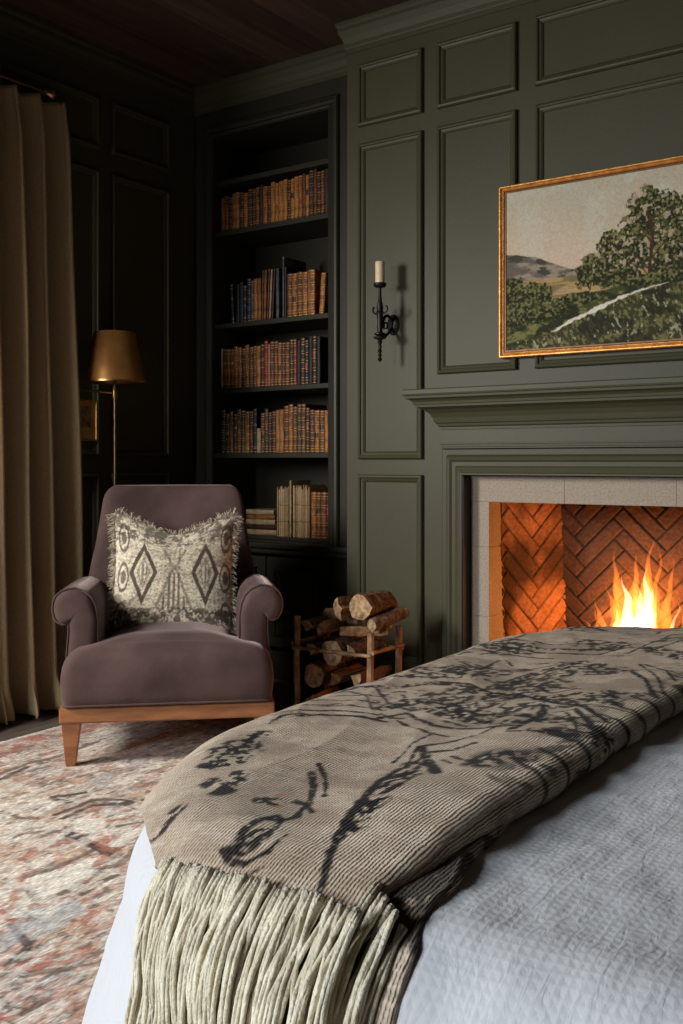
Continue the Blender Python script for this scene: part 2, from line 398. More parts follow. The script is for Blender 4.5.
for x0, x1 in ((IX0-.02, IX0), (IX1, IX1+.02)):
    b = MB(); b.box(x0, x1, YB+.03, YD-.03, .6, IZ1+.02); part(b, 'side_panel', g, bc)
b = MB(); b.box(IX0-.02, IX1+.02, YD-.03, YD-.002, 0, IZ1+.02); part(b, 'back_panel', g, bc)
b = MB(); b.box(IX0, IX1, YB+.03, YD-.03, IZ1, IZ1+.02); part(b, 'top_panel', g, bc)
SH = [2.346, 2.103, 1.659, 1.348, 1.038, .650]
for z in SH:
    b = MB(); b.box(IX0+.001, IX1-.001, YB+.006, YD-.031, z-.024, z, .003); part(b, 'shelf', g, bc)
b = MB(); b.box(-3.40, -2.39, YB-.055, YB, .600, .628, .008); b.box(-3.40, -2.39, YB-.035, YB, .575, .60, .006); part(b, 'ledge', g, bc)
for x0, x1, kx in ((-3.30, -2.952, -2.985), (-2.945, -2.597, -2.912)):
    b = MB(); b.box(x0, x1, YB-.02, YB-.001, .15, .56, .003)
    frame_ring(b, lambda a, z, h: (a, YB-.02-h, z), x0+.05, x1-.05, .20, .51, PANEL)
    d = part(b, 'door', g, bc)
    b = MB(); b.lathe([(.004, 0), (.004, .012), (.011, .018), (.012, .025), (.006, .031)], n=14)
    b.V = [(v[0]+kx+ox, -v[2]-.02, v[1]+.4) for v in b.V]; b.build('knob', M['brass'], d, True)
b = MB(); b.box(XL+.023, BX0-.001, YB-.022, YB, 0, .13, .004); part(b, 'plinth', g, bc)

# ---------------------------------------------------------------- books, each one a thing
BC = {'tan': ((.22, .075, .018), (.46, .18, .045)), 'amber': ((.32, .12, .025), (.60, .25, .06)), 'brown': ((.09, .030, .010), (.26, .09, .028)), 'dark brown': ((.035, .016, .009), (.085, .036, .018)),
      'red': ((.26, .035, .02), (.36, .06, .035)), 'maroon': ((.07, .018, .012), (.14, .03, .02)), 'navy': ((.012, .017, .030), (.028, .036, .058)), 'black': ((.010, .009, .008), (.022, .018, .015)),
      'cream': ((.46, .33, .18), (.62, .46, .27)), 'olive': ((.05, .045, .02), (.09, .08, .04)), 'pale red': ((.50, .20, .13), (.60, .27, .19)), 'grey': ((.06, .06, .065), (.13, .13, .135))}
BM = {k: mat('leather_'+k.replace(' ', '_'), [v*.55 for v in a], [v*.68 for v in c], 30, .5, bump=.3, bscale=130, stretch=(1, 1, 1), spec=.3, lo=.40, hi=.58) for k, (a, c) in BC.items()}
LABM = mat('title_label_dark', (.012, .009, .008), (.03, .012, .010), 60, .5)
LABR = mat('title_label_red', (.20, .03, .015), (.26, .05, .03), 60, .5)
ORD = 'first second third fourth fifth sixth seventh eighth ninth tenth eleventh twelfth thirteenth fourteenth fifteenth sixteenth seventeenth eighteenth nineteenth twentieth'.split()
def ordn(i): return ORD[i] if i < 20 else 'twenty-'+ORD[i-20] if i < 29 else str(i+1)+'th'
def book_mesh(root, w, h, d, mc, style, rnd):
    """local: spine faces -y at y=0, x 0..w, z 0..h"""
    ct = .0028; sp = min(.006, w*.25)
    def prof(z, k=0):
        out = []
        for i in range(7):
            a = PI*(i/6); out.append((w/2-math.cos(a)*(w/2+k*.4), .004-math.sin(a)*(sp+k), z))
        out += [(w, d, z), (w-ct, d, z), (w-ct, .006, z), (ct, .006, z), (ct, d, z), (0, d, z)]
        return out
    nb = 5 if style in ('banded', 'label') else 0
    bands = [h*(.12+.76*i/(nb-1)) for i in range(nb)] if nb else []
    zs = [(0, 0, 0), (.005, 0, 1 if style != 'plain' else 0), (.0065, 0, 0)]
    for bz in bands: zs += [(bz-.0062, 0, 1), (bz-.005, 0, 0), (bz-.0035, 0, 0), (bz-.0025, .0016, 0), (bz+.0025, .0016, 0), (bz+.0035, 0, 0), (bz+.005, 0, 1), (bz+.0062, 0, 0)]
    if style == 'gilt':
        for q in (.1, .13, .45, .62, .65, .88): zs += [(h*q, 0, 1), (h*q+.0014, 0, 0)]
    zs += [(h-.0065, 0, 1 if style != 'plain' else 0), (h-.005, 0, 0), (h, 0, 0)]
    b = MB(); b.loft([prof(z, k) for z, k, q in zs]); m_ = 13
    b.M = [1 if (i//m_ < len(zs)-1 and zs[i//m_][2] and i % m_ < 6) else 0 for i in range(len(b.F))]
    cov = b.build('cover', [mc, M['gild']], root, False)
    if style in ('label', 'banded') and rnd.random() < (.95 if style == 'label' else .35):
        i0 = rnd.choice([2, 3]) if nb else 0
        za, zb = bands[i0-1]+.006 if i0 else h*.6, bands[i0]-.006
        l = MB(); l.loft([[(w/2-math.cos(PI*i/6)*(w/2)*.9, .004-math.sin(PI*i/6)*(sp+.0008)-.0002, z) for i in range(7)] for z in (za, zb)], cap=False, close=False)
        l.build('title_label', rnd.choice([LABM, LABM, LABR]), root)
    p = MB(); p.box(ct+.0003, w-ct-.0003, .0065, d-.004, .003, h-.004); p.build('pages', M['paper'], root)
def place_book(x, z, w, h, d, color, style, label, rnd, lean=0, y=None, group=None):
    t = thing('book', label, 'book', (x, (y if y is not None else YB+.035), z+.0006), group=group)
    book_mesh(t, w, h, d, BM[color], style, rnd)
    if lean:
        # lean > 0: top goes right, pivot on right bottom corner
        t.rotation_euler = (0, lean, 0)
        if lean > 0: t.location.x += w*(1-math.cos(lean)); t.location.z += w*math.sin(lean)
    return t
rnd = random.Random(11)
def px(p): return -3.293+(p-219)*.00602
def row(specs, z, where, depth=.16):
    for i, (x, w, h, c, st, ln) in enumerate(specs):
        kind = {'banded': 'with raised gilt bands', 'label': 'with title label', 'gilt': 'with gilt lines', 'plain': 'with plain spine'}[st]
        lean = 'leaning ' if ln else ''
        place_book(x, z, w, h, depth*(.85+.2*rnd.random()), c, st, '%s%s book %s, %s from left on the %s shelf' % (lean, c, kind, ordn(i), where), rnd, ln)
# top row of tan books
S = []; x = -3.276
pal = ['amber', 'tan', 'brown', 'brown', 'dark brown', 'tan', 'amber', 'brown', 'tan', 'dark brown']
while x < -2.632:
    w = rnd.uniform(.017, .028); 
    if x+w > -2.612: w = -2.614-x
    k = (x+3.276)/.65; c = rnd.choice(pal); st = rnd.choice(['banded', 'label', 'label', 'plain', 'gilt'])
    S.append((x, w-.0006, .168+.045*k+rnd.uniform(-.008, .008), c, st, 0)); x += w
row(S, SH[1], 'second highest')
# second row: navy volumes, leaning browns, tall album, gilt set
S = [(px(233), .016, .19, 'navy', 'gilt', -.06), (px(237.5), .022, .185, 'black', 'plain', 0), (px(241.5), .021, .195, 'navy', 'plain', 0), (px(245.2), .018, .175, 'navy', 'gilt', 0), (px(249), .024, .205, 'navy', 'banded', 0), (px(253.2), .016, .195, 'grey', 'gilt', 0),
     (px(256.2), .021, .20, 'amber', 'plain', 0), (px(260), .020, .20, 'tan', 'plain', 0), (px(263.7), .010, .235, 'brown', 'plain', .02), (px(265.8), .013, .235, 'tan', 'plain', .03), (px(268.8), .010, .24, 'brown', 'plain', .05), (px(271.2), .009, .235, 'cream', 'plain', .055), (px(273.6), .010, .235, 'dark brown', 'plain', .06), (px(278.3), .018, .235, 'grey', 'plain', .0), (px(284.6), .011, .285, 'grey', 'plain', 0), (px(286.6), .012, .235, 'black', 'plain', 0)]
x = px(289.5)
for w, c in ((.028, 'brown'), (.029, 'tan'), (.030, 'brown'), (.031, 'tan'), (.041, 'tan')): S.append((x, w-.0006, .20+rnd.uniform(0, .008), c, 'banded', 0)); x += w
S.append((px(319.8), .026, .185, 'amber', 'label', .07))
row(S, SH[2], 'third highest', .18)
# third row
S = []; x = -3.277
seq = ['cream', 'brown', 'tan', 'brown', 'tan', 'tan', 'dark brown', 'tan', 'brown', 'brown', 'amber', 'maroon', 'red', 'pale red', 'brown', 'brown', 'tan', 'maroon', 'brown', 'dark brown', 'red', 'black', 'dark brown', 'navy', 'black', 'dark brown', 'black']
for i, c in enumerate(seq):
    w = rnd.uniform(.019, .026); w = {0: .012, 13: .013, 20: .017}.get(i, w)
    if x+w > -2.66: break
    h = .195+rnd.uniform(-.01, .01)+(.012 if i > 11 else 0); st = 'plain' if c in ('cream', 'pale red', 'black') else rnd.choice(['banded', 'banded', 'label', 'gilt'])
    S.append((x, w-.0006, h, c, st, 0)); x += w
row(S, SH[3], 'fourth highest')
# fourth row
S = []; x = -3.277
seq = ['black', 'dark brown', 'brown', 'dark brown', 'brown', 'olive', 'tan', 'maroon', 'navy', 'cream', 'brown', 'olive', 'dark brown', 'maroon', 'amber', 'amber', 'brown', 'tan', 'brown', 'olive', 'brown', 'dark brown', 'maroon', 'tan', 'brown', 'amber', 'tan', 'brown']
for i, c in enumerate(seq):
    w = rnd.uniform(.02, .029)
    if x+w > -2.612:
        w = -2.614-x
        if w < .012: break
    h = .198+rnd.uniform(-.012, .012)+(.015 if 15 < i < 21 else 0)
    if i == 9: h = .115
    st = 'plain' if c in ('cream', 'amber') else rnd.choice(['banded', 'banded', 'label', 'gilt'])
    S.append((x, w-.0006, h, c, st, 0)); x += w
    if w < .019: break
row(S, SH[4], 'fifth highest')
# bottom: flat stack, loose bundles and three upright books
z = SH[5]
names = ['lowest', 'second from bottom', 'third from bottom', 'second from top', 'topmost']
for i in range(5):
    th = (.026, .022, .026, .022, .024)[i]; c = ('cream', 'dark brown', 'cream', 'tan', 'cream')[i]
    L_ = .185-.004*i
    t = thing('book', '%s bound book lying flat, %s of the stack on the bottom shelf' % (c, names[i]), 'book', (-3.128+.002*(i % 2), YB+.05, z+.0006+th), 0)
    hold = t; book_mesh(t, th-.0006, L_, .15, BM[c], 'plain', rnd)
    t.rotation_euler = (0, PI/2, 0); z += th
def bundle(x, w, h, label, seed, m):
    r = random.Random(seed); t = thing('document_bundle', label, 'documents', (x, YB+.035, SH[5]+.0006))
    b = MB(); n = int(w/.0022); 
    for i in range(n):
        hh = h*(.9+.1*r.random()); xx = i*w/n; y0 = r.uniform(0, .008); s = r.uniform(-.002, .002)
        b.box(xx+.0002, xx+w/n-.0003, y0, .15+r.uniform(-.01, 0), 0, hh)
    b.build('papers', m, t)
    b = MB(); 
    for zz in (h*.3, h*.62): b.tube([(-.001, -.001, zz), (w+.001, -.001, zz), (w+.001, .151, zz), (-.001, .151, zz), (-.001, -.001, zz)], .0012, 6)
    b.build('string', M['bark'], t)
bundle(-2.932, .068, .235, 'bundle of yellowed loose papers, left one standing on the bottom shelf', 1, M['paper'])
place_book(-2.856, SH[5], .010, .26, .15, 'cream', 'plain', 'thin tall cream bound book between two paper bundles on the bottom shelf', rnd)
bundle(-2.838, .098, .24, 'thick bundle of yellowed loose papers, right one standing on the bottom shelf', 2, M['paper'])
x = -2.730
for i, (w, c) in enumerate(((.028, 'tan'), (.026, 'brown'), (.030, 'brown'), (.030, 'maroon'))):
    place_book(x, SH[5], w-.0006, .21, .16, c, 'banded', '%s bound book with raised bands, %s after the thick paper bundle on the bottom shelf' % (c, ORD[i]), rnd); x += w

# ---------------------------------------------------------------- fireplace
fp = thing('fireplace', 'green painted fireplace with stone surround and herringbone brick firebox', 'fireplace', (CX, YF, 0))
ox, oy = -CX, -YF
b = MB()
AX0, AZ = -1.913, 1.048
prof = [(0, 0), (0, .028), (.004, .032), (.024, .032), (.028, .036), (.030, .048), (.036, .052), (.044, .050), (.052, .044), (.066, .044), (.074, .050), (.082, .054), (.090, .052), (.094, .056), (.10, .056), (.10, -.03)]
rings = []
for d, h in prof:
    rings.append([(AX0+d, YF-h, 0), (AX0+d, YF-h, AZ-d), (2*CX-AX0-d, YF-h, AZ-d), (2*CX-AX0-d, YF-h, 0)])
b.loft(rings, cap=False, close=False); b.F = [f[::-1] for f in b.F]; part(b, 'architrave', M['green'], fp)
b = MB(); b.box(AX0+.008, 2*CX-AX0-.008, YF-.05, YF, AZ, 1.135)
for z in (1.056, 1.066, 1.122): b.box(AX0+.004, 2*CX-AX0-.004, YF-.055, YF-.04, z-.0025, z+.0025, .001)
part(b, 'frieze', M['green'], fp)
KX = -1.905
b = sweep_path([(KX, YF), (KX, YF-.05), (2*CX-KX, YF-.05), (2*CX-KX, YF)],
   [(0, 1.130), (.004, 1.130), (.010, 1.134), (.012, 1.142), (.018, 1.146), (.020, 1.152), (.024, 1.165), (.034, 1.182), (.050, 1.196), (.068, 1.204), (.072, 1.205), (.073, 1.213), (.078, 1.215), (.080, 1.224), (.088, 1.232), (.098, 1.236), (.101, 1.238), (.102, 1.246), (.108, 1.248), (.110, 1.254), (.110, 1.268), (.107, 1.272), (0, 1.272)])
b.box(KX, 2*CX-KX, YF-.05, YF-.0005, 1.13, 1.272); part(b, 'mantel_shelf', M['green'], fp)
# stone surround, block by block
SY0, SY1 = 3.412, 3.545
def block(x0, x1, z0, z1):
    b = MB(); b.box(x0+.0003, x1-.0003, SY0, SY1, z0+.0003, z1-.0003, .0012); part(b, 'stone_block', M['stone'], fp)
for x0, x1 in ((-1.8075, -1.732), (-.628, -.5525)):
    b = MB(); xs_ = (x0-.0045, x0-.0005) if x0 < CX else (x1+.0005, x1+.0045); b.box(xs_[0], xs_[1], YF-.052, SY0+.1, 0, .9425); part(b, 'reveal_shade_strip', M['iron'], fp)  # black strip over the architrave return, standing in for the shaded reveal
    for z0, z1 in ((0, .41), (.41, .674), (.674, .845)): block(x0, x1, z0, z1)
e = [-1.8125, -1.43, -1.03, -.5475]
for x0, x1 in zip(e[:-1], e[1:]): block(x0, x1, .845, .9445)
# firebox bricks: herringbone relief
def herring(S, Z, w=.058, n=4):
    a = (S+Z)/math.sqrt(2)/w; c = (Z-S)/math.sqrt(2)/w
    i = np.floor(a).astype(int); j = np.floor(c).astype(int); fa = a-i; fc = c-j
    k = (i-j) % (2*n); hor = k < n
    kk = np.where(hor, k, 2*n-1-k)
    al = np.where(hor, fa, fc)+kk; cr = np.where(hor, fc, fa)
    d = np.minimum(np.minimum(al, n-al), np.minimum(cr, 1-cr))*w
    bi = np.where(hor, i-kk, i); bj = np.where(hor, j, j-kk)
    return d, _h(bi, bj, 5), _h(bi, bj, 9)
def brick_wall(name, p0, p1, zt, step=.004, lean=0.0, off=0.0, smoke=0.0):
    p0 = Vector(p0); p1 = Vector(p1); L_ = (p1-p0).length; dr = (p1-p0)/L_; nm = Vector((dr.y, -dr.x))
    s = np.arange(0, L_+step, step); s[-1] = L_; z = np.arange(0, zt+step, step)
    Sg, Zg = np.meshgrid(s, z, indexing='ij')
    d, r1, r2 = herring(Sg+off, Zg)
    g_ = sstep(.0008, .0042, d); rough = fbm(Sg*90, Zg*90, 3)*.003+fbm(Sg*25, Zg*25, 8)*.004
    h = g_*.009+g_*r2*.003+rough
    X = p0.x+dr.x*Sg+nm.x*(h+lean*Zg); Y = p0.y+dr.y*Sg+nm.y*(h+lean*Zg)
    P = np.stack([X+ox, Y+oy, Zg], -1)
    base = np.array([.34, .155, .070])*(.72+.5*r1[..., None]); base = base*(.72+.56*fbm(Sg*40, Zg*40, 4)[..., None])
    col = mixc(base, (.10, .055, .032), 1-g_)
    soot = sstep(.36, .72, fbm(Sg*5, Zg*5-2, 21)+.35*(Zg/zt)-.12+smoke)
    col = mixc(col, (.03, .018, .012), soot*.86)
    return grid_mesh(name, P, M['brick'], fp, col, np.stack([Sg, Zg], -1))
brick_wall('brick_wall', (-1.762, 3.525), (-1.600, 3.885), .93, lean=.03, off=.129, smoke=-.10)
brick_wall('brick_wall', (-1.625, 3.875), (2*CX+1.625, 3.875), .93, lean=.09, off=.214, smoke=.42)
brick_wall('brick_wall', (2*CX+1.600, 3.885), (2*CX+1.762, 3.525), .93, lean=.03)
b = MB(); b.box(-1.8, 2*CX+1.8, 3.546, 3.91, .90, .94); part(b, 'firebox_ceiling', M['ash'], fp)
b = MB(); b.box(-1.8, 2*CX+1.8, 3.425, 3.91, .0, .03); part(b, 'hearth_floor', M['ash'], fp)
# outer hearth slab
b = MB(); b.box(-1.95, 2*CX+1.95, 3.02, 3.42, .0, .028, .004); part(b, 'hearth_slab', M['stone'], fp)

# grate, burning logs, flames
FX, FY = -1.215, 3.70
gt = thing('fire_grate', 'black iron grate holding the burning logs in the firebox', 'grate', (FX, FY, .031))
for k in range(7):
    x = -.24+.08*k; b = MB(); b.tube([(x, -.12, .17), (x, -.12, .10), (x, .10, .10), (x, .10, .15)], .007, 6); b.build('bar', M['iron'], gt, True)
b = MB(); b.tube([(-.26, -.06, .09), (.26, -.06, .09)], .008, 6); b.tube([(-.26, .07, .09), (.26, .07, .09)], .008, 6); b.build('crossbar', M['iron'], gt, True)
for x, y in ((-.22, -.06), (.22, -.06), (-.22, .07), (.22, .07)):
    b = MB(); b.box(x-.008, x+.008, y-.008, y+.008, 0, .09); b.build('leg', M['iron'], gt)
def rough_log(name, label, cat, p0, p1, r, mats, group=None, n=11, seed=0, wedge=0.0, seg=9):
    rr = random.Random(seed); p0 = Vector(p0); p1 = Vector(p1); c = (p0+p1)/2
    d = (p1-p0); L_ = d.length; t = d.normalized(); u = t.cross(Vector((0, 0, 1))); u = u.normalized() if u.length > .01 else Vector((1, 0, 0)); w = u.cross(t)
    if wedge:  # split log: curved bark side and two flat split faces
        base = []; aw = wedge
        for i in range(7): a = -aw/2+aw*i/6; base.append((math.cos(a), math.sin(a)))
        base = [(x-.45, y) for x, y in base]; base += [(-.12, .32*math.sin(aw/2)), (-.45+rr.uniform(-.03, .03), 0.0), (-.12, -.32*math.sin(aw/2))]
    else: base = [(math.cos(2*PI*i/n)*(1+rr.uniform(-.14, .14)), math.sin(2*PI*i/n)*(1+rr.uniform(-.14, .14))) for i in range(n)]
    rot = rr.uniform(0, 2*PI); ca, sa = math.cos(rot), math.sin(rot); base = [(x*ca-y*sa, x*sa+y*ca) for x, y in base]
    m = len(base); rings = []
    for k in range(seg+1):
        q = k/seg-.5; sc = r*(1+rr.uniform(-.035, .035))*(.97 if k in (0, seg) else 1)
        rings.append([tuple(t*(q*L_)+u*(x*sc+rr.uniform(-.002, .002))+w*(y*sc+rr.uniform(-.002, .002))) for x, y in base])
    b = MB(); b.loft(rings, cap=False)
    ff = []
    for i, f in enumerate(b.F):
        j = i % m; ff.append(1 if (wedge and 6 <= j) else 0)
    b.M = ff
    b.m = 2; b.add(rings[0], [tuple(range(m-1, -1, -1))]); b.add(rings[-1], [tuple(range(m))])
    o = b.build(name, mats, None, False); o.location = c
    return tag(o, label, cat, group)
A = [M['ash']]*3
rough_log('burning_log', 'charred log lying across the front of the fire grate', 'log', (FX-.24, FY-.05, .20), (FX+.22, FY-.04, .205), .052, A, seed=1)
rough_log('burning_log', 'charred log lying across the back of the fire grate', 'log', (FX-.20, FY+.055, .20), (FX+.25, FY+.05, .205), .05, A, seed=2)
rough_log('burning_log', 'charred log topmost in the fire, crossing the two below', 'log', (FX-.20, FY-.03, .285), (FX+.17, FY+.05, .305), .045, A, seed=3)
rough_log('burning_log', 'short charred log tilted up at the right of the flames', 'log', (FX+.06, FY-.01, .345), (FX+.24, FY+.03, .30), .036, A, seed=4)
TS = 1.12
fl = thing('fire', 'bright orange and yellow flames rising from the logs in the fireplace', 'fire', (FX, FY, .24))
def tongue(x, y, z0, h, r, sway, m, seed, par=fl):
    rr = random.Random(seed); rings = []; n = 10; K = 18; ph = rr.uniform(0, 6); ph2 = rr.uniform(0, 6)
    for k in range(K+1):
        q = k/K; w = r*(math.sin(PI*min(1, q*1.0)**.55*.98)**.8*(1-q)**.55*1.25+.02)*(1+.14*math.sin(q*15+ph))
        cx = x+sway*q**1.6+.012*math.sin(q*8+ph)*q+.005*math.sin(q*21+ph2)*q; cy = y+.012*math.sin(q*6+ph2)*q
        rings.append([(cx+w*math.cos(2*PI*j/n), cy+w*.5*math.sin(2*PI*j/n), z0+h*q) for j in range(n)])
    b = MB(); b.loft(rings); return b.build('flame', m, par, True, sharp=PI)
# x offset, tip height above .24 (world z tip), radius, sway
T = [(-.045, .37, .030, -.03), (-.015, .355, .032, .0), (.03, .405, .034, .02), (.048, .39, .02, .03), (.085, .345, .022, .025), (-.075, .25, .024, -.02), (-.105, .20, .02, -.03), (-.13, .165, .016, -.035), (.005, .29, .04, -.02), (.055, .27, .03, .015), (.12, .22, .016, .05), (-.02, .24, .045, .01), (-.15, .13, .014, -.03), (.14, .17, .018, .06), (.035, .33, .028, -.015), (-.06, .31, .018, .0)]
for i, (x, h, r, sw) in enumerate(T): tongue(x*1.15-.045, (-.02, .015, -.005)[i % 3], .02, h*TS, r*1.05, sw, M['flame'], i)
for i, (x, h, r, sw) in enumerate([(-.03, .27, .024, -.012), (.0, .23, .028, .0), (.03, .31, .021, .018), (-.07, .15, .016, -.015), (.045, .19, .018, .01), (.10, .20, .009, .035), (-.10, .11, .014, -.02), (.035, .25, .014, .0)]):
    tongue(x*1.1-.045, (-.018, .012)[i % 2], .02, h*TS*1.05, r*1.35, sw, M['flame_hot'], 40+i)

# ---------------------------------------------------------------- painting
pt = thing('painting', 'landscape painting of a tree on a hill in a gilt frame above the mantel', 'painting', (CX, YF, 1.381))
PX0, PX1, PZ0, PZ1 = -1.669, -.691, 0, .635
b = MB(); frame_ring(b, lambda a, z, h: (a-CX, -h, z), PX0, PX1, PZ0, PZ1, [(0, .0), (0, .034), (.003, .038), (.007, .038), (.009, .033)])
b.build('frame', M['gold'], pt)
b = MB(); frame_ring(b, lambda a, z, h: (a-CX, -h, z), PX0+.009, PX1-.009, PZ0+.009, PZ1-.009, [(0, .033), (.003, .030), (.006, .033), (.010, .034), (.012, .026), (.014, .022)])
b.build('inner_frame', M['gold'], pt)
b = MB(); frame_ring(b, lambda a, z, h: (a-CX, -h, z), PX0+.023, PX1-.023, PZ0+.023, PZ1-.023, [(-.001, .030), (.004, .030), (.004, .022)])
b.build('slip', M['gold_dark'], pt)
b = MB(); b.box(PX0+.01-CX, PX1-.01-CX, -.015, -.001, .01, .625); b.build('backing', M['bedwood'], pt)
nx, nz_ = 520, 330
Sg, Tg = np.meshgrid(np.linspace(0, 1, nx), np.linspace(0, 1, nz_), indexing='ij')
asp = 1.6; U = Sg*asp; V_ = Tg
fn = lambda s, k, o=4: fbm(U*k, V_*k, s, o)
col = np.array([.40, .36, .27])*np.ones(U.shape+(3,))
col = mixc(col, (.50, .385, .285), sstep(.95, .50, V_+.12*(fn(1, 4)-.5)))
col = mixc(col, (.46, .44, .36), .5*sstep(.5, .7, fn(2, 5)))
# distant hills
hx = np.interp(Sg[:, 0], [0, .05, .13, .2, .27, .4, 1], [.61, .60, .57, .52, .475, .43, .43])[:, None]
hm = sstep(-.003, .003, hx+.012*(fn(3, 14)-.5)-V_)
hc = mixc(np.array([.115, .095, .075])*np.ones(U.shape+(3,)), (.26, .21, .16), sstep(.48, .62, fbm(U*9, V_*26, 4)))
hc = mixc(hc, (.055, .05, .035), sstep(.56, .66, fbm(U*12+V_*6, V_*30, 5))); col = col*(1-hm[..., None])+hc*hm[..., None]
# fields
fm = sstep(.44, .425, V_+.01*(fn(6, 20)-.5))
fc = mixc(np.array([.34, .225, .10])*np.ones(U.shape+(3,)), (.16, .13, .055), sstep(.45, .6, fbm(U*6, V_*50, 7)))
fc = mixc(fc, (.44, .30, .15), .6*sstep(.55, .7, fbm(U*5, V_*36, 8))); col = col*(1-fm[..., None])+fc*fm[..., None]
# middle green ground
gm = sstep(.0, .015, np.interp(Sg[:, 0], [0, .15, .25, .35, .5, 1], [.30, .28, .27, .32, .36, .40])[:, None]+.02*(fn(9, 30)-.5)-V_)
gc = mixc(np.array([.050, .056, .018])*np.ones(U.shape+(3,)), (.15, .14, .05), sstep(.5, .66, fbm(U*16, V_*40, 10)))
gc = mixc(gc, (.022, .026, .012), sstep(.5, .62, fbm(U*11, V_*22, 12))); col = col*(1-gm[..., None])+gc*gm[..., None]
# bushes on the left
def blob(cx, cy, rx, ry, s, k=30, edge=.35):
    r = np.hypot((Sg-cx)/rx, (V_-cy)/ry)+(fbm(U*k, V_*k, s, 5)-.5)*edge*2.6; return sstep(1.03, .94, r)
def bush(cx, cy, rx, ry, s, dark=(.016, .019, .008), mid=(.050, .053, .019), lite=(.17, .155, .062), edge=.3):
    global col
    m = blob(cx, cy, rx, ry, s, edge=edge); n = fbm(U*75, V_*75, s+50, 3); lg = (V_-cy)/ry*.07-(Sg-cx)/rx*.04
    c = mixc(np.asarray(dark)*np.ones(U.shape+(3,)), mid, sstep(.40, .52, n+lg)); c = mixc(c, lite, sstep(.56, .68, n+lg)*.85)
    col = col*(1-m[..., None])+c*m[..., None]
for a in [(.03, .36, .055, .10, 30), (.11, .34, .055, .085, 31), (.165, .33, .03, .075, 32), (.02, .22, .07, .09, 33), (.10, .23, .09, .08, 34), (.2, .24, .07, .06, 35)]: bush(*a)
bush(.30, .29, .10, .04, 36)
# tree
lm = (.044, .045, .016)
for a in [(.335, .42, .045, .07, 60), (.40, .46, .075, .12, 61), (.47, .50, .09, .15, 62), (.44, .60, .055, .07, 70), (.58, .60, .12, .22, 63), (.57, .78, .07, .12, 64), (.66, .72, .09, .13, 65), (.70, .55, .13, .17, 66), (.78, .62, .09, .14, 67), (.84, .48, .06, .10, 68)]: bush(*a, mid=lm, edge=.42)
# glimpses of sky through the crown
sk = sstep(.60, .64, fbm(U*48, V_*48, 90))*sstep(.40, .46, V_)*(Sg > .36)
col = mixc(col, (.42, .33, .23), sk*.75)
tr = seg_d(U, V_, [(.575*asp, .33), (.578*asp, .45), (.59*asp, .60), (.57*asp, .75)]); col = mixc(col, (.045, .025, .014), sstep(.012, .006, tr-.004*(.6-V_)))
for br in [[(.577, .42), (.52, .52)], [(.58, .47), (.64, .58)], [(.575, .38), (.545, .44), (.50, .47)], [(.59, .55), (.55, .66)], [(.345, .31), (.355, .38)]]:
    col = mixc(col, (.06, .03, .016), .85*sstep(.006, .003, seg_d(U, V_, [(x*asp, y) for x, y in br])))
bush(.62, .36, .26, .035, 75, edge=.25)
# foreground hill
ph = np.interp(Sg[:, 0], [0, .1, .2, .292, .38, .454, .527, .609, .69, .8, 1], [.05, .07, .10, .165, .215, .26, .295, .315, .335, .345, .33])[:, None]
fm = sstep(.0, .01, ph+.012*(fn(40, 25)-.5)-V_)
fg = fbm(U*60+V_*34, V_*34-U*22, 41, 4)
fc = mixc(np.array([.042, .040, .017])*np.ones(U.shape+(3,)), (.14, .125, .052), sstep(.48, .64, fg))
fc = mixc(fc, (.02, .018, .010), sstep(.47, .60, fbm(U*5, V_*9, 42))*.8); fc = mixc(fc, (.36, .34, .22), .7*sstep(.66, .74, fbm(U*55+V_*30, V_*30-U*18, 43)))
col = col*(1-fm[..., None])+fc*fm[..., None]
# chalk path along the crest
pw = np.interp(Sg[:, 0], [.19, .22, .3, .4, .5, .58, .66], [0, .016, .022, .020, .014, .008, 0])[:, None]
pm = sstep(.004, -.004, np.abs(V_-ph-.002+.022*(fn(44, 34)-.5))-pw*.62*(.1+1.5*fn(45, 26)))*(pw > .001)
col = mixc(col, (.60, .56, .46), pm*.95); col = col*(.98+.34*fn(77, 120, 2)[..., None])
P = np.stack([PX0+.026-CX+Sg*(PX1-PX0-.052), -.0260-.0012*fn(78, 60, 3), .026+Tg*.583], -1)
grid_mesh('canvas', P, M['canvas'], pt, col, np.stack([Sg, Tg], -1))

# ---------------------------------------------------------------- wall sconce
sx = -2.152
sc_ = thing('wall_sconce', 'black wrought iron wall sconce holding one candle on the green panelling', 'sconce', (sx, YF, 1.546))
b = MB(); b.lathe([(.001, 0), (.024, 0), (.028, .004), (.024, .008), (.012, .011), (.001, .013)], n=20); b.V = [(v[0], -v[2], v[1]*1.5) for v in b.V]; b.build('backplate', M['iron'], sc_, True)
def arc(cy, cz, r, a0, a1, n=16): return [(0, cy+r*math.cos(a0+(a1-a0)*i/n), cz+r*math.sin(a0+(a1-a0)*i/n)) for i in range(n+1)]
b = MB(); b.tube(arc(-.045, .0, .032, -PI*.05, PI*1.25, 20), [.0065]*15+[.006, .006, .005, .005, .004, .004], 8)
b.tube([(0, -.005, -.005), (0, -.03, -.03), (0, -.06, -.05), (0, -.10, -.048)], .006, 8); b.tube(arc(-.058, -.008, .012, PI*1.2, -PI*.4, 12), .0035, 6)
b.build('arm', M['iron'], sc_, True)
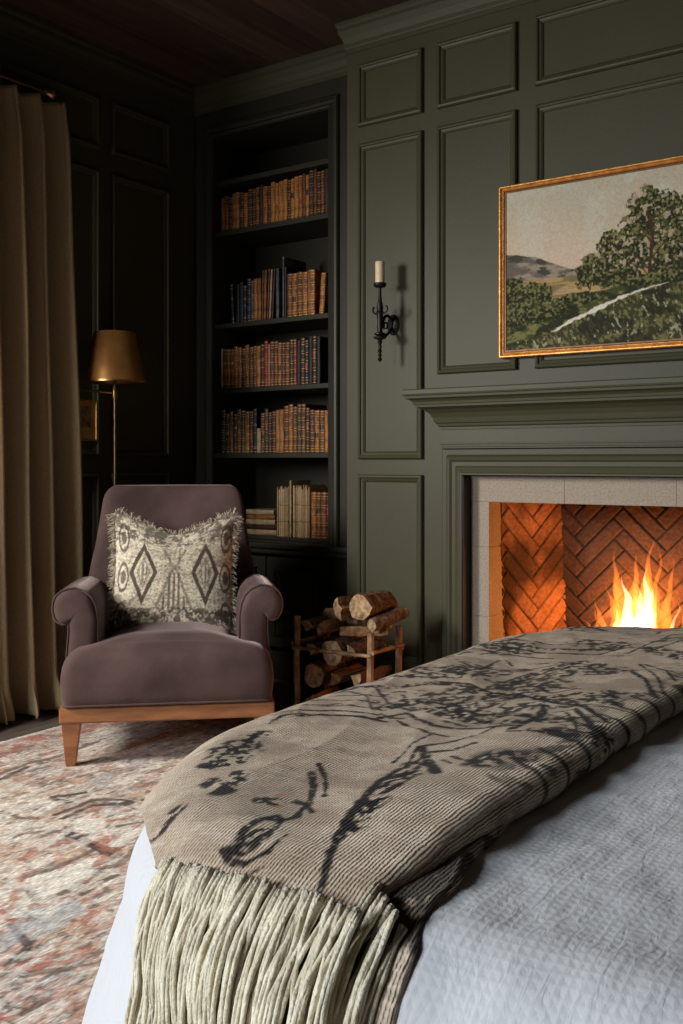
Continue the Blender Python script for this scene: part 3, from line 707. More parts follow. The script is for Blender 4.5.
b = MB(); b.lathe([(.001, -.156), (.006, -.152), (.009, -.145), (.004, -.137), (.008, -.130), (.0045, -.122), (.009, -.113), (.005, -.105), (.008, -.097), (.005, -.088), (.010, -.078), (.007, -.070), (.024, -.064), (.026, -.058), (.012, -.054), (.022, -.048), (.022, -.044), (.010, -.038), (.012, -.02), (.010, 0), (.013, .03), (.016, .038), (.012, .046), (.014, .058), (.008, .085), (.006, .115), (.006, .135), (.010, .138)], (0, -.10), 14); b.build('stem', M['iron'], sc_, True)
b = MB(); b.lathe([(.006, .135), (.020, .138), (.025, .144), (.026, .152), (.022, .155), (.019, .150), (.001, .149)], (0, -.10), 18); b.build('drip_cup', M['iron'], sc_, True)
for sg in (-1, 1):
    b = MB(); b.tube([(sg*.008, -.10, .04), (sg*.02, -.10, .034), (sg*.032, -.10, .042), (sg*.034, -.10, .055), (sg*.028, -.10, .061)], [.005, .004, .004, .0045, .006], 8); b.build('curl', M['iron'], sc_, True)
cd = thing('candle', 'short cream candle standing in the cup of the wall sconce', 'candle', (sx, YF-.10, 1.546+.1505))
b = MB(); b.lathe([(.018, 0), (.0184, .02), (.018, .05), (.0183, .084), (.017, .088), (.010, .085), (.003, .084)], n=20); b.V = [(v[0]*(1+.02*math.sin(v[2]*150)), v[1], v[2]) for v in b.V]; b.build('wax', M['candle'], cd, True)
b = MB(); b.tube([(0, 0, .080), (.001, 0, .088), (.003, 0, .094)], .0012, 6); b.build('wick', M['ash'], cd, True)

# ---------------------------------------------------------------- curtain and rod
cn = thing('curtain', 'long taupe linen curtain hanging in deep folds at the left wall', 'curtain', (XL+.15, 2.45, 0))
n, m = 560, 130
q = np.linspace(0, 1, n)[:, None]; zz = np.linspace(0, 1, m)[None, :]
Z = .012+zz*2.43
top = sstep(0, 1, zz)
ph = q*2*PI*6.6+.5*np.sin(q*9)+.35*(1-zz)*np.sin(q*17+1.3)
amp = .066*(.75+.35*vn(q*9, zz*0+3, 3))*(1+.15*(1-zz))*(1-.45*sstep(.92, 1, zz))
w0 = 1.72+q*(.965+.0*zz); yend = np.where(q > 0, 1, 1)
y = 1.90+q*(.79+.07*(1-zz)**.8)+ .012*np.sin(ph*2+.7)+.02*(vn(q*6+2, zz*3, 9)-.5)
x = .150+amp*(np.sin(ph)+.17*np.sin(3*ph))+.018*np.sin(ph*3+2*vn(q*5, zz*2, 4))*.5+.03*(vn(q*8, zz*2.2, 8)-.5)*(1-zz*.6)
pool = sstep(.07, 0, zz)
x = x+pool*.030*np.sin(ph*1.7+1)+pool*.02; y = y+pool*.012*np.sin(ph*2.1)
P = np.stack([x+0*zz-.15, y-2.45, Z+0*q+.010*pool*np.abs(np.sin(ph*1.3))], -1)
P[..., 0] = np.maximum(P[..., 0], -.135)
o = grid_mesh('cloth', P, M['curtain'], cn, uv=np.stack([q+0*zz, zz+0*q], -1))
md = o.modifiers.new('thick', 'SOLIDIFY'); md.thickness = .003; md.offset = 0
b = MB()
for k in range(9):
    i = int((k+.75)/8.5*(n-1)*.98); i = min(i, n-1)
    p = P[i, -1]; b.loft([[(p[0]-.006, p[1]-.02, p[2]-.10+zq), (p[0]+.012, p[1]-.012, p[2]-.10+zq), (p[0]+.012, p[1]+.012, p[2]-.10+zq), (p[0]-.006, p[1]+.02, p[2]-.10+zq)] for zq in (0, .1)])
rd = thing('curtain_rod', 'dark metal curtain rod with a round finial above the curtain', 'curtain rod', (XL, 2.5, 2.475))
b = MB(); b.tube([(.14, -2.6, 0), (.14, .07, 0)], .011, 12); b.build('rod', M['rod'], rd, True)
b = MB(); b.lathe([(.011, 0), (.016, .004), (.016, .010), (.010, .014), (.014, .022), (.022, .034), (.022, .044), (.014, .056), (.002, .060)], n=18); b.V = [(v[0]+.14, v[2]+.07, v[1]) for v in b.V]; b.build('finial', M['brass'], rd, True)
b = MB(); b.tube([(.001, .05, 0), (.14, .05, 0)], .007, 8); b.box(.0005, .008, .03, .07, -.035, .035, .002); b.build('bracket', M['rod'], rd, True)

# ---------------------------------------------------------------- floor lamp
lp = thing('floor_lamp', 'brass floor lamp with bronze cone shade standing behind the armchair', 'lamp', (-3.206, 2.878, 0))
b = MB(); b.lathe([(.001, 0), (.095, 0), (.098, .006), (.092, .014), (.03, .022), (.014, .03), (.010, .05)], n=28); b.build('base', M['brass'], lp, True)
b = MB(); b.lathe([(.0055, .04), (.0055, 1.29)], n=12); b.lathe([(.010, 1.26), (.011, 1.27), (.011, 1.30), (.008, 1.31), (.008, 1.345)], n=14); b.build('pole', M['brass'], lp, True)
b = MB(); b.tube([(0, 0, 1.285), (-.06, -.043, 1.292), (-.115, -.082, 1.300)], .005, 10); b.build('swing_arm', M['brass'], lp, True)
b = MB(); b.lathe([(.121, 1.330), (.125, 1.334), (.086, 1.538), (.084, 1.540), (.083, 1.536), (.119, 1.336)], n=48, cap=False); o = b.build('lamp_shade', M['shade'], lp, True)
b = MB(); b.loft([[(r*math.cos(2*PI*j/48), r*math.sin(2*PI*j/48), z) for j in range(48)] for r, z in ((.122, 1.328), (.1265, 1.328), (.1265, 1.335), (.122, 1.335))], cap=False); b.build('trim_band', M['brass'], o, True)
b = MB(); b.lathe([(.015, 1.345), (.018, 1.36), (.030, 1.40), (.032, 1.42), (.022, 1.45), (.001, 1.462)], n=16); b.build('bulb', M['shade_in'], lp, True)
b = MB(); b.tube([(0, 0, 1.345), (0, .035, 1.37), (0, .04, 1.43), (0, 0, 1.53)], .0015, 6); b.tube([(0, 0, 1.345), (0, -.035, 1.37), (0, -.04, 1.43), (0, 0, 1.53)], .0015, 6); b.tube([(-.084, 0, 1.53), (.084, 0, 1.53)], .0015, 6); b.tube([(0, -.084, 1.53), (0, .084, 1.53)], .0015, 6); b.lathe([(.006, 1.53), (.008, 1.545), (.003, 1.556)], n=10); b.build('harp', M['brass'], lp, True)

# small framed print on the left wall
fr = thing('small_picture', 'small framed brownish print hanging on the dark wall between curtain and lamp', 'picture', (XL, 2.88, 1.176))
b = MB(); frame_ring(b, lambda a, z, h: (h, a, z), -.075, .076, -.088, .088, [(0, 0), (0, .016), (.006, .018), (.009, .012), (.009, .008)]); b.build('frame', M['gold'], fr)
b = MB(); b.box(.001, .008, -.070, .071, -.082, .082); b.build('mount', M['mat_board'], fr)
b = MB(); b.box(.008, .0088, -.045, .046, -.03, .062); b.build('print', M['sketch'], fr)

# ---------------------------------------------------------------- armchair
ca = math.radians(43.5)
ch = thing('armchair', 'mauve velvet armchair with rolled arms on tapered wooden legs', 'armchair', (-2.345, 2.334, .0135), ca)
def rrect(x0, x1, y0, y1, r, z, n=5):
    out = []
    for cx, cy, a0 in ((x1-r, y1-r, 0), (x0+r, y1-r, PI/2), (x0+r, y0+r, PI), (x1-r, y0+r, 1.5*PI)):
        for i in range(n+1):
            a = a0+PI/2*i/n; out.append((cx+r*math.cos(a), cy+r*math.sin(a), z))
    return out
# wooden base frame: bevelled rail
b = MB(); b.loft([rrect(-.343, .343, .004, .68, .004, .140), rrect(-.347, .347, 0, .684, .006, .146), rrect(-.347, .347, 0, .684, .006, .186), rrect(-.342, .342, .005, .679, .004, .190)]); b.build('base_frame', M['wood_chair'], ch)
for sx_, yy, bk in ((-1, .03, 0), (1, .03, 0), (-1, .64, 1), (1, .64, 1)):
    b = MB(); x1 = sx_*.343; y0 = .006 if not bk else .678
    dy = 1 if not bk else -1
    def q4(w, d, off, z):
        xs = sorted((x1-sx_*off, x1-sx_*(off+w))); ys = sorted((y0+dy*off*.6, y0+dy*(off*.6+d)))
        return rrect(xs[0], xs[1], ys[0], ys[1], .003, z, 2)
    b.loft([q4(.030, .028, .016, 0), q4(.034, .03, .014, .012), q4(.062, .05, .002, .1395)]); b.build('leg', M['wood_chair'], ch)
V = M['velvet']
# upholstered body under the cushion
b = MB(); b.loft([rrect(-.336, .336, .018, .675, .02, .1905), rrect(-.341, .341, .014, .68, .025, .20), rrect(-.340, .340, .02, .68, .03, .30), rrect(-.32, .32, .05, .66, .03, .315)]); b.build('body', V, ch, True)
# seat cushion: T shaped, crowned
def cushion():
    ng = 90; P = []
    outl = []
    xf, xb, yb, r = .338, .233, .56, .035
    pts = [(-xf, -.012), (xf, -.012), (xf, .105), (xb, .115), (xb, yb), (-xb, yb), (-xb, .115), (-xf, .105)]
    # round the corners
    res = []
    for i, p in enumerate(pts):
        a = Vector(pts[i-1]); c = Vector(pts[(i+1) % len(pts)]); p = Vector(p); rr = r if i in (0, 1, 4, 5) else .018
        d1 = (a-p).normalized()*rr; d2 = (c-p).normalized()*rr
        for k in range(7):
            t = k/6; res.append((p+d1)*(1-t)**2+p*2*t*(1-t)+(p+d2)*t*t)
    # resample
    L_ = [0]
    for i in range(len(res)): L_.append(L_[-1]+(res[(i+1) % len(res)]-res[i]).length)
    tot = L_[-1]; N_ = 160; out = []
    k = 0
    for i in range(N_):
        s = tot*i/N_
        while L_[k+1] < s: k += 1
        t = (s-L_[k])/(L_[k+1]-L_[k]+1e-9); out.append(res[k].lerp(res[(k+1) % len(res)], t))
    return out
out = cushion(); cen = Vector((0, .22))
rings = []
def ringz(inset, z, crown=0):
    R_ = []
    for p in out:
        d = p-cen; L_ = d.length; k = max(0, (L_-inset)/L_); q_ = cen+d*k
        zz_ = z
        if crown: zz_ = z+crown*(1-min(1, abs(q_.x)/.34)**2.2)*(1-min(1, abs(q_.y-.25)/.34)**2.6)
        bul = .008*math.sin(q_.x*9+1)*0
        R_.append((q_.x, q_.y, zz_))
    return R_
for ins, z, cr_ in ((.03, .192, 0), (.010, .194, 0), (.002, .202, 0), (-.004, .225, 0), (-.008, .26, 0), (-.007, .29, 0), (-.002, .318, 0), (.006, .338, 0), (.018, .354, 0), (.036, .366, .002), (.055, .372, .005)): rings.append(ringz(ins, z, cr_))
for k in range(1, 12):
    f = k/12; R_ = []
    for p in ringz(.055, .372, .005):
        q_ = cen+(Vector((p[0], p[1]))-cen)*(1-f)
        R_.append((q_.x, q_.y, .372+.022*sstep(0, 1, np.float64(min(1, f*1.6)))*1.0+.012*(1-min(1, abs(q_.x)/.34)**2)))
    rings.append(R_)
b = MB(); b.loft(rings); cu = b.build('seat_cushion', V, ch, True, sharp=PI)
b = MB(); pp = [(p[0], p[1], p[2]) for p in ringz(.003, .198)]; b.tube(pp+[pp[0]], .0042, 6); b.build('piping', V, cu, True)
# arms
def arm(sgn):
    prof = [(.212, .20), (.212, .30), (.212, .40), (.213, .48), (.219, .53), (.232, .562), (.252, .584), (.278, .596), (.306, .599), (.332, .596), (.354, .588), (.371, .571), (.380, .547), (.382, .519), (.377, .494), (.366, .475), (.351, .466), (.338, .468), (.331, .478), (.330, .44), (.336, .36), (.338, .28), (.338, .20)]
    c = (.285, .43); rings = []
    for y_, ins, up in ((.092, .035, 0), (.094, .020, 0), (.100, .008, 0), (.110, .002, 0), (.125, 0, 0), (.20, 0, 0), (.30, 0, -.004), (.40, 0, -.008), (.50, 0, -.012), (.58, .0, -.015), (.64, .004, -.018), (.675, .012, -.02), (.685, .03, -.02)):
        R_ = []
        for x_, z_ in prof:
            # inset towards the local limb centre
            x_ = x_ if x_ > .3 else x_+.022
            cx_ = min(max(x_, .272), .345) if z_ > .5 else .285; cz_ = .535 if z_ > .46 else z_
            dx, dz = cx_-x_, cz_-z_; L_ = math.hypot(dx, dz)+1e-9; k = min(ins, L_*.9)/L_
            zt = z_ if z_ > .25 else z_
            R_.append((sgn*(x_+dx*k), y_, .2+(zt+dz*k-.2)*.915+(up if z_ > .40 else 0)))
        if sgn < 0: R_ = R_[::-1]
        rings.append(R_)
    b = MB(); b.loft(rings); o = b.build('arm', V, ch, True, sharp=math.radians(75))
    # welt around the arm front
    pp = [(sgn*(x_ if x_ > .3 else x_+.022), .106, .2+(z_-.2)*.915) for x_, z_ in prof]; w_ = MB(); w_.tube(pp, .0032, 6); w_.build('welt', V, o, True)
arm(-1); arm(1)
# back: reclined, rounded top, slightly flared towards the arms
rings = []; N_ = 56
def backring(z, hw, th, yc):
    R_ = []
    for j in range(N_):
        a = 2*PI*j/N_; c_, s_ = math.cos(a), math.sin(a); e_ = 2/5.0
        xx = hw*math.copysign(abs(c_)**e_, c_); yy = th/2*math.copysign(abs(s_)**(2/3.2), s_)
        bow = -.055*(abs(xx)/max(hw, .01))**2.2*min(1, max(0, (z-.30)/.15)) if yy < 0 else -.04*(abs(xx)/max(hw, .01))**2.5
        yy2 = yc+yy+(bow*.8)
        R_.append((xx, yy2, z))
    return R_
for z in [.25, .30, .36, .42, .48, .54, .60, .66, .72, .77, .81, .835, .855, .870, .880, .887, .891]:
    t = max(0, (z-.80)/.0915); dome = 1-math.sqrt(max(0, 1-t*t)) if t > 0 else 0
    hw = .332-.060*sstep(.25, .86, np.float64(z)); hw = float(np.interp(z, [.25, .45, .56, .66, .80, .9], [.325, .325, .318, .296, .275, .268]))-.055*dome**1.3
    th = .13-.025*(z-.25)-.085*dome**1.5
    rings.append(backring(z, hw, th, .595+.24*(z-.25)))
b = MB(); b.loft(rings)
bk = b.build('backrest', V, ch, True, sharp=PI)

# ---------------------------------------------------------------- kilim cushion on the chair
cw = thing('throw_pillow', 'square cream and brown kilim pillow with fringed edges leaning on the armchair', 'pillow', (0, 0, 0))
def chair_pt(x_, y_, z_): return (-2.345+x_*math.cos(ca)-y_*math.sin(ca), 2.334+x_*math.sin(ca)+y_*math.cos(ca), z_+.0145)
cw.location = chair_pt(0.0, .40, .350); cw.rotation_euler = (math.radians(-17), math.radians(1.5), ca)
ng = 200
s, t = np.meshgrid(np.linspace(-1, 1, ng), np.linspace(-1, 1, ng), indexing='ij')
HS = .236
def pillow_pts(s, t, side):
    x_ = HS*s*(1-.075*(1-t**2))*(1-.02*(t+1)); z_ = HS*t*(1-.07*(1-s**2))
    dent = .050*np.exp(-((s-.0)/.50)**2)*sstep(.2, 1, t); z_ = z_-dent
    z_ = z_+.02*np.abs(s)**3*(t > 0)*t
    th = .078*np.clip((1-np.abs(s)**2.4)*(1-np.abs(t)**2.4), 0, 1)**.55
    th = th-.012*np.exp(-(s/.25)**2)*sstep(0, 1, t)*(1-np.abs(t)**6)
    y_ = side*th+.010*(fbm(s*3+5, t*3, 61+(side > 0))-.5)*np.clip(th/.05, 0, 1)
    return np.stack([x_, y_, z_+.205], -1)
# pattern
cream = (.66, .585, .455); brn = (.075, .052, .038); md_ = (.24, .185, .13)
c = np.ones(s.shape+(3,))*cream
c = mixc(c, (.42, .35, .26), .6*sstep(.45, .65, fbm(s*8, t*30, 2)))
sa = np.abs(s-.02); wob = .035*(fbm(s*9, t*9, 12)-.5)
# two outlined diamonds each side of the centre
dd = np.abs(sa-.52+wob)/.20+np.abs(t-.05)/.46
c = mixc(c, brn, .95*sstep(.21, .14, np.abs(dd-1.0)))
c = mixc(c, md_, .85*sstep(.07, .03, np.abs(dd-.52)))
c = mixc(c, brn, .6*((dd < .45) & (np.sin(s*95) > .1)))
# centre column of vertical stripes, hourglass
hg = sstep(.03, -.02, sa-(.10+.10*sstep(-.1, -.5, t)+.10*sstep(.2, .5, t)+wob))
c = mixc(c, brn, .75*hg*(np.sin(s*75) > .05)*(np.abs(t) < .55)*((t < .05)+(t > .1)*.45))
c = mixc(c, brn, .8*sstep(.035, .015, np.abs(sa-.02-np.abs(t-.12)*.42+wob)-.0)*(np.abs(t) < .5)*.7)
# outer side ovals
oo = np.hypot((sa-.86+wob)/.09, ((t+.32) % .62-.31)/.22)
c = mixc(c, brn, .8*sstep(.16, .10, np.abs(oo-.95))); c = mixc(c, brn, .8*(oo < .5))
# bands of blotches above and below
nb_ = fbm(s*11, t*11, 31); n2_ = fbm(s*26, t*26, 32, 3)
band = np.maximum(sstep(.55, .66, t)*.9, sstep(-.50, -.60, t)); blob_ = sstep(.46, .54, nb_*.55+n2_*.45+.03*np.sin(s*14)*np.cos(t*16))
c = mixc(c, brn, band*blob_*.85); c = mixc(c, brn, sstep(.07, .03, np.abs(t+.57+wob*1.2))*.7*sstep(.35, .5, n2_))
c = mixc(c, md_, sstep(-.72, -.82, t+wob*2)*.75*sstep(.38, .5, nb_)); c = mixc(c, brn, .5*sstep(.55, .65, fbm(s*30, t*40, 8)))
c = c*(.8+.4*fbm(s*60, t*60, 44, 2))[..., None]
for side, nm_, fl_ in ((-1, 'pillow_front', False), (1, 'pillow_back', True)):
    P = pillow_pts(s, t, side)
    P[..., 1] += -side*0+(.0022*np.sin(s*150)*np.sin(t*150)*np.clip(1-np.abs(s)**8, 0, 1)*np.clip(1-np.abs(t)**8, 0, 1))*side
    if side < 0: grid_mesh(nm_, P, M['kilim'], cw, c, np.stack([s, t], -1)*.22, flip=False)
    else: grid_mesh(nm_, P, M['kilim'], cw, np.ones(s.shape+(3,))*cream*.6, np.stack([s, t], -1)*.22, flip=True)
b = MB(); r_ = random.Random(3)
for k in range(1150):
    e_ = r_.choice((0, 1, 2, 2, 3, 3, 1)); u_ = r_.uniform(-1, 1)
    ss, tt, nx_, nz2 = ((u_, -1, 0, -1), (u_, 1, 0, 1), (-1, u_, -1, 0), (1, u_, 1, 0))[e_]
    p = pillow_pts(np.array([ss*.985]), np.array([tt*.985]), r_.choice((-1, 1)))[0]
    L_ = r_.uniform(.016, .030)*(1.25 if abs(u_) > .7 else 1)
    if e_ == 0: L_ *= .4
    d = Vector((nx_+r_.uniform(-.6, .6), r_.uniform(-.7, .5), nz2+r_.uniform(-.6, .6)-.15)).normalized()
    p = Vector(p); q1 = p+d*L_*.5+Vector((0, 0, r_.uniform(-.003, .003))); q2 = p+d*L_+Vector((r_.uniform(-.006, .006), r_.uniform(-.006, .006), -.004))
    b.tube([p, q1, q2], [.0012, .0011, .0008], 3)
M['pfringe'] = mat('pillow_fringe_wool', (.26, .21, .15), (.56, .49, .38), 60, .95, spec=.1)
b.build('fringe', M['pfringe'], cw, True, kind='stuff')

# ---------------------------------------------------------------- firewood rack and logs
rk = thing('firewood_rack', 'rustic branch firewood rack standing on the floor beside the fireplace wall', 'log rack', (-2.132, 3.07, 0))
def stick(p, q_, r0, name='rail', r1=None):
    rr = random.Random(int(abs(p[0]*977+p[2]*533)*10)); n_ = 7; P_ = []; R_ = []
    for i in range(n_):
        t_ = i/(n_-1); P_.append((p[0]+(q_[0]-p[0])*t_+rr.uniform(-.002, .002), p[1]+(q_[1]-p[1])*t_+rr.uniform(-.002, .002), p[2]+(q_[2]-p[2])*t_)); R_.append(r0*(1+rr.uniform(-.1, .1)))
    b = MB(); b.tube(P_, R_, 8); b.build(name, M['post'], rk, True)
RX, RY, RB = .165, .115, .075
for x_, y_, h_ in ((-RX, -RY, .42), (RX, -RY, .39), (-RX, RB, .40), (RX, RB, .39)): stick((x_, y_, 0), (x_, y_, h_), .0125, 'post')
for z_ in (.05, .305): stick((-RX-.012, -RY-.012, z_), (RX+.012, -RY-.012, z_+.004), .0075)
for z_ in (.05, .305): stick((-RX-.012, RB+.012, z_), (RX+.012, RB+.012, z_), .0075)
for x_ in (-RX-.014, RX+.014):
    for z_ in (.06, .32): stick((x_, -RY-.01, z_), (x_, RB+.01, z_), .0075)
for k in range(5): stick((-RX+.04+.062*k, -RY, .066), (-RX+.04+.062*k, RB, .066), .007, 'slat')
W3 = [M['bark'], M['splitwood'], M['logend']]
lg = [(-.105, .115, .048, 1.3, 'pale split log at the bottom left of the firewood rack'), (-.01, .118, .050, 1.5, 'split log at the bottom middle of the firewood rack'), (.095, .12, .050, 0, 'round bark covered log at the bottom right of the firewood rack'),
      (-.095, .205, .046, 0, 'round log left in the second layer of the firewood rack'), (.0, .21, .050, 1.6, 'reddish split log in the middle layer of the firewood rack'), (.10, .22, .047, 1.4, 'split log right in the middle layer of the firewood rack'),
      (-.105, .295, .044, 1.7, 'split log behind the front rail at the left of the rack'), (-.01, .30, .046, 0, 'round log behind the front rail in the middle of the rack'), (.078, .31, .045, 1.5, 'reddish split log behind the front rail at the right of the rack')]
for i, (x_, z_, r_2, wd, lab) in enumerate(lg):
    rough_log('firewood_log', lab, 'log', (-2.132+x_, 3.07-.10-.01*(i % 3), z_), (-2.132+x_+.01*((i % 3)-1), 3.07+.068, z_+.004), r_2, W3, group='firewood in the rack', seed=20+i, wedge=wd)
rough_log('firewood_log', 'pale split log end above the rail, at the far left of the rack', 'log', (-2.262, 2.965, .385), (-2.25, 3.08, .390), .040, [M['bark'], M['splitwood'], M['logend']], 'firewood in the rack', seed=41, wedge=1.7)
rough_log('firewood_log', 'pale split log end above the rail, second from the left of the rack', 'log', (-2.185, 2.962, .383), (-2.18, 3.08, .385), .042, [M['bark'], M['splitwood'], M['logend']], 'firewood in the rack', seed=49, wedge=2.0)
rough_log('firewood_log', 'dark bark log across the back of the rack top', 'log', (-2.27, 3.10, .40), (-2.0, 3.13, .40), .036, W3, 'firewood in the rack', seed=42)
rough_log('firewood_log', 'reddish split log lying across the rack below the two top rounds', 'log', (-2.13, 3.0, .375), (-1.965, 3.06, .385), .034, W3, 'firewood in the rack', seed=43, wedge=1.4)
rough_log('firewood_log', 'split log with pale end grain, left of the two on top of the pile', 'log', (-2.125, 2.98, .458), (-2.10, 3.15, .455), .046, W3, 'firewood in the rack', seed=44, wedge=2.6)
rough_log('firewood_log', 'largest round log with pale end grain, right of the two on top of the pile', 'log', (-2.035, 2.985, .470), (-2.03, 3.16, .465), .050, W3, 'firewood in the rack', seed=47)
rough_log('firewood_log', 'small stick of wood tilted at the right edge of the rack top', 'log', (-1.985, 2.99, .41), (-1.945, 3.15, .44), .024, W3, 'firewood in the rack', seed=46)

# ---------------------------------------------------------------- rug
RUGS=[('k',[(-2.264,1.824),(-2.274,1.959),(-2.203,2.009),(-2.066,2.016)]),('k',[(-2.226,1.817),(-2.235,1.932),(-2.178,1.987),(-2.043,1.98)]),('k',[(-2.025,1.976),(-1.929,1.724),(-2.06,1.745),(-2.161,1.782)]),('r',[(-2.117,1.781),(-2.183,1.899),(-2.121,1.96)]),('r',[(-2.06,1.745),(-1.977,1.732),(-1.939,1.744),(-1.968,1.856)]),('k',[(-1.912,1.708),(-2.025,1.726),(-2.112,1.754)]),('r',[(-2.161,1.88),(-2.049,1.783)]),('k',[(-2.153,2.045),(-2.069,2.032)]),('r',[(-2.025,1.785),(-1.952,1.721)]),('k',[(-2.395,1.911),(-2.369,1.941),(-2.344,1.985)]),('k',[(-2.374,1.907),(-2.317,1.911)]),('n',[(-2.706,1.954),(-2.722,2.087),(-2.704,2.186),(-2.742,2.418)]),('k',[(-2.661,1.922),(-2.694,2.051)]),('n',[(-2.239,1.649),(-2.183,1.719),(-2.136,1.762)]),('n',[(-2.392,1.751),(-2.325,1.747),(-2.285,1.775)]),('w',[(-1.924,1.485),(-1.93,1.668)]),('w',[(-1.878,1.459),(-1.876,1.616)]),('w',[(-1.968,1.513),(-1.962,1.555)]),('w',[(-1.901,1.477),(-1.893,1.604)]),('r',[(-1.886,1.398),(-1.96,1.459),(-2.002,1.514)]),('n',[(-1.99,1.51),(-1.972,1.573),(-1.981,1.701)]),('n',[(-1.915,1.468),(-1.842,1.44),(-1.848,1.504),(-1.866,1.623)]),('r',[(-1.877,1.383),(-1.903,1.43)]),('r',[(-1.882,1.359),(-1.821,1.35)]),('R',[(-1.867,1.348),(-1.808,1.349)]),('g',[(-1.817,1.384),(-1.784,1.471)]),('g',[(-1.77,1.356),(-1.743,1.457)]),('g',[(-1.735,1.304),(-1.727,1.387)]),('k',[(-1.673,1.224),(-1.686,1.267),(-1.705,1.307)]),('k',[(-1.806,1.331),(-1.699,1.293),(-1.662,1.249)]),('R',[(-1.65,1.24),(-1.611,1.251),(-1.617,1.281)]),('r',[(-1.651,1.274),(-1.602,1.335),(-1.588,1.354)]),('r',[(-1.639,1.232),(-1.577,1.301)]),('r',[(-1.678,1.421),(-1.712,1.479)]),('n',[(-1.801,1.525),(-1.819,1.583),(-1.816,1.634)]),('g',[(-1.745,1.26),(-1.788,1.344)]),('n',[(-1.65,1.191),(-1.594,1.247),(-1.555,1.283)]),('r',[(-1.579,1.163),(-1.543,1.159),(-1.547,1.201)]),('R',[(-1.524,1.101),(-1.513,1.137)]),('n',[(-1.574,1.137),(-1.503,1.13),(-1.506,1.185)]),('r',[(-2.069,1.695),(-2.041,1.7)]),('r',[(-2.079,1.562),(-2.109,1.638),(-2.081,1.716)]),('w',[(-2.161,1.83),(-2.133,1.85)]),('w',[(-2.109,1.787),(-2.083,1.806)]),('w',[(-2.136,1.809),(-2.109,1.828)]),('r',[(-2.761,2.145),(-2.774,2.288)]),('k',[(-2.11,1.74),(-2.064,1.743)]),('w',[(-1.965,1.768),(-1.99,1.903)]),('r',[(-2.029,1.813),(-2.025,1.91)]),('r',[(-2.114,1.864),(-2.049,1.959)]),('n',[(-2.06,1.853),(-2.011,1.936)]),('r',[(-1.905,1.646),(-1.934,1.706)]),('n',[(-1.917,1.832),(-1.863,1.676),(-1.882,1.637)])]
rx0, rx1, ry0, ry1 = -3.02, .95, -.9, 2.95
xs = np.concatenate([np.arange(rx0, -.85, .005), np.arange(-.85, rx1+.04, .04)]); ys = np.concatenate([np.arange(ry0, .45, .04), np.arange(.45, ry1, .005), [ry1]])
X, Y = np.meshgrid(xs, ys, indexing='ij')
wx = X+.012*(fbm(X*9, Y*9, 2)-.5)*2; wy = Y+.012*(fbm(X*9, Y*9, 3)-.5)*2
c = np.ones(X.shape+(3,))*np.array([.60, .52, .44])
st = fbm(X*70, Y*12, 5); st2 = fbm(X*24, Y*6, 6); big = fbm(X*2.6, Y*2.6, 7)
c = mixc(c, (.76, .71, .64), sstep(.48, .56, st)*.7)
c = mixc(c, (.36, .33, .31), sstep(.55, .61, fbm(X*75+30, Y*22, 8))*.6)
c = mixc(c, (.40, .39, .40), sstep(.50, .62, big)*sstep(.4, .55, st2)*.65)
red = sstep(.53, .57, fbm(X*60, Y*26, 9))*sstep(.42, .62, fbm(X*3.6+9, Y*3.6, 10))
c = mixc(c, (.42, .15, .11), red*.50)
c = mixc(c, (.42, .24, .15), sstep(.54, .58, fbm(X*50+4, Y*22, 11))*.55)
c = mixc(c, (.13, .10, .085), sstep(.62, .66, fbm(X*60, Y*30, 12))*.7)
# lattice of stepped medallions continuing over the whole field
def medal(cx, cy, a, b_):
    return np.maximum(np.abs(wx-cx)/a, (np.abs(wx-cx)/a+np.abs(wy-cy)/b_)*.68)
brk = sstep(.36, .46, fbm(X*22, Y*14, 14))*sstep(.30, .42, fbm(X*90, Y*30, 24))
for cx, cy in ((-2.25, .55), (-1.6, .2), (-1.1, 2.2), (-1.75, 2.45), (-.9, 1.0), (-.2, 1.6), (.3, .6), (-.4, -.2), (-2.35, -.3)):
    d = medal(cx, cy, .30, .38)
    for lv, cc, a_ in ((1.0, (.13, .10, .085), .75), (.90, (.42, .16, .11), .7), (.62, (.30, .24, .2), .6), (.35, (.42, .15, .11), .7)):
        c = mixc(c, cc, a_*brk*sstep(.040, .028, np.abs(d-lv)))
    c = mixc(c, (.60, .55, .48), .5*(d < .3)*brk)
CC = {'k': ((.065, .05, .042), .012, .95), 'n': ((.16, .11, .08), .013, .9), 'r': ((.40, .15, .105), .011, .75), 'R': ((.40, .13, .10), .014, .8), 'w': ((.74, .70, .63), .026, .9), 'g': ((.42, .44, .46), .028, .7)}
for k, pts in RUGS:
    cc, wd, a_ = CC[k]; d = seg_d(wx, wy, pts); c = mixc(c, cc, a_*sstep(wd, wd*.7, d)*(.75+.25*brk))
ct1 = np.abs(fbm(wx*13, wy*8, 201, 3)-.5); ct2 = np.abs(fbm(wx*24+5, wy*13, 202, 2)-.5)
c = mixc(c, (.17, .12, .095), .75*sstep(.016, .007, ct1)*brk); c = mixc(c, (.36, .14, .10), .6*sstep(.022, .010, ct2)*sstep(.45, .55, fbm(X*5, Y*5, 203)))
c = mixc(c, (.74, .70, .63), .6*sstep(.50, .56, fbm(X*12, Y*7, 204))*sstep(.45, .5, fbm(X*60, Y*24, 205)))
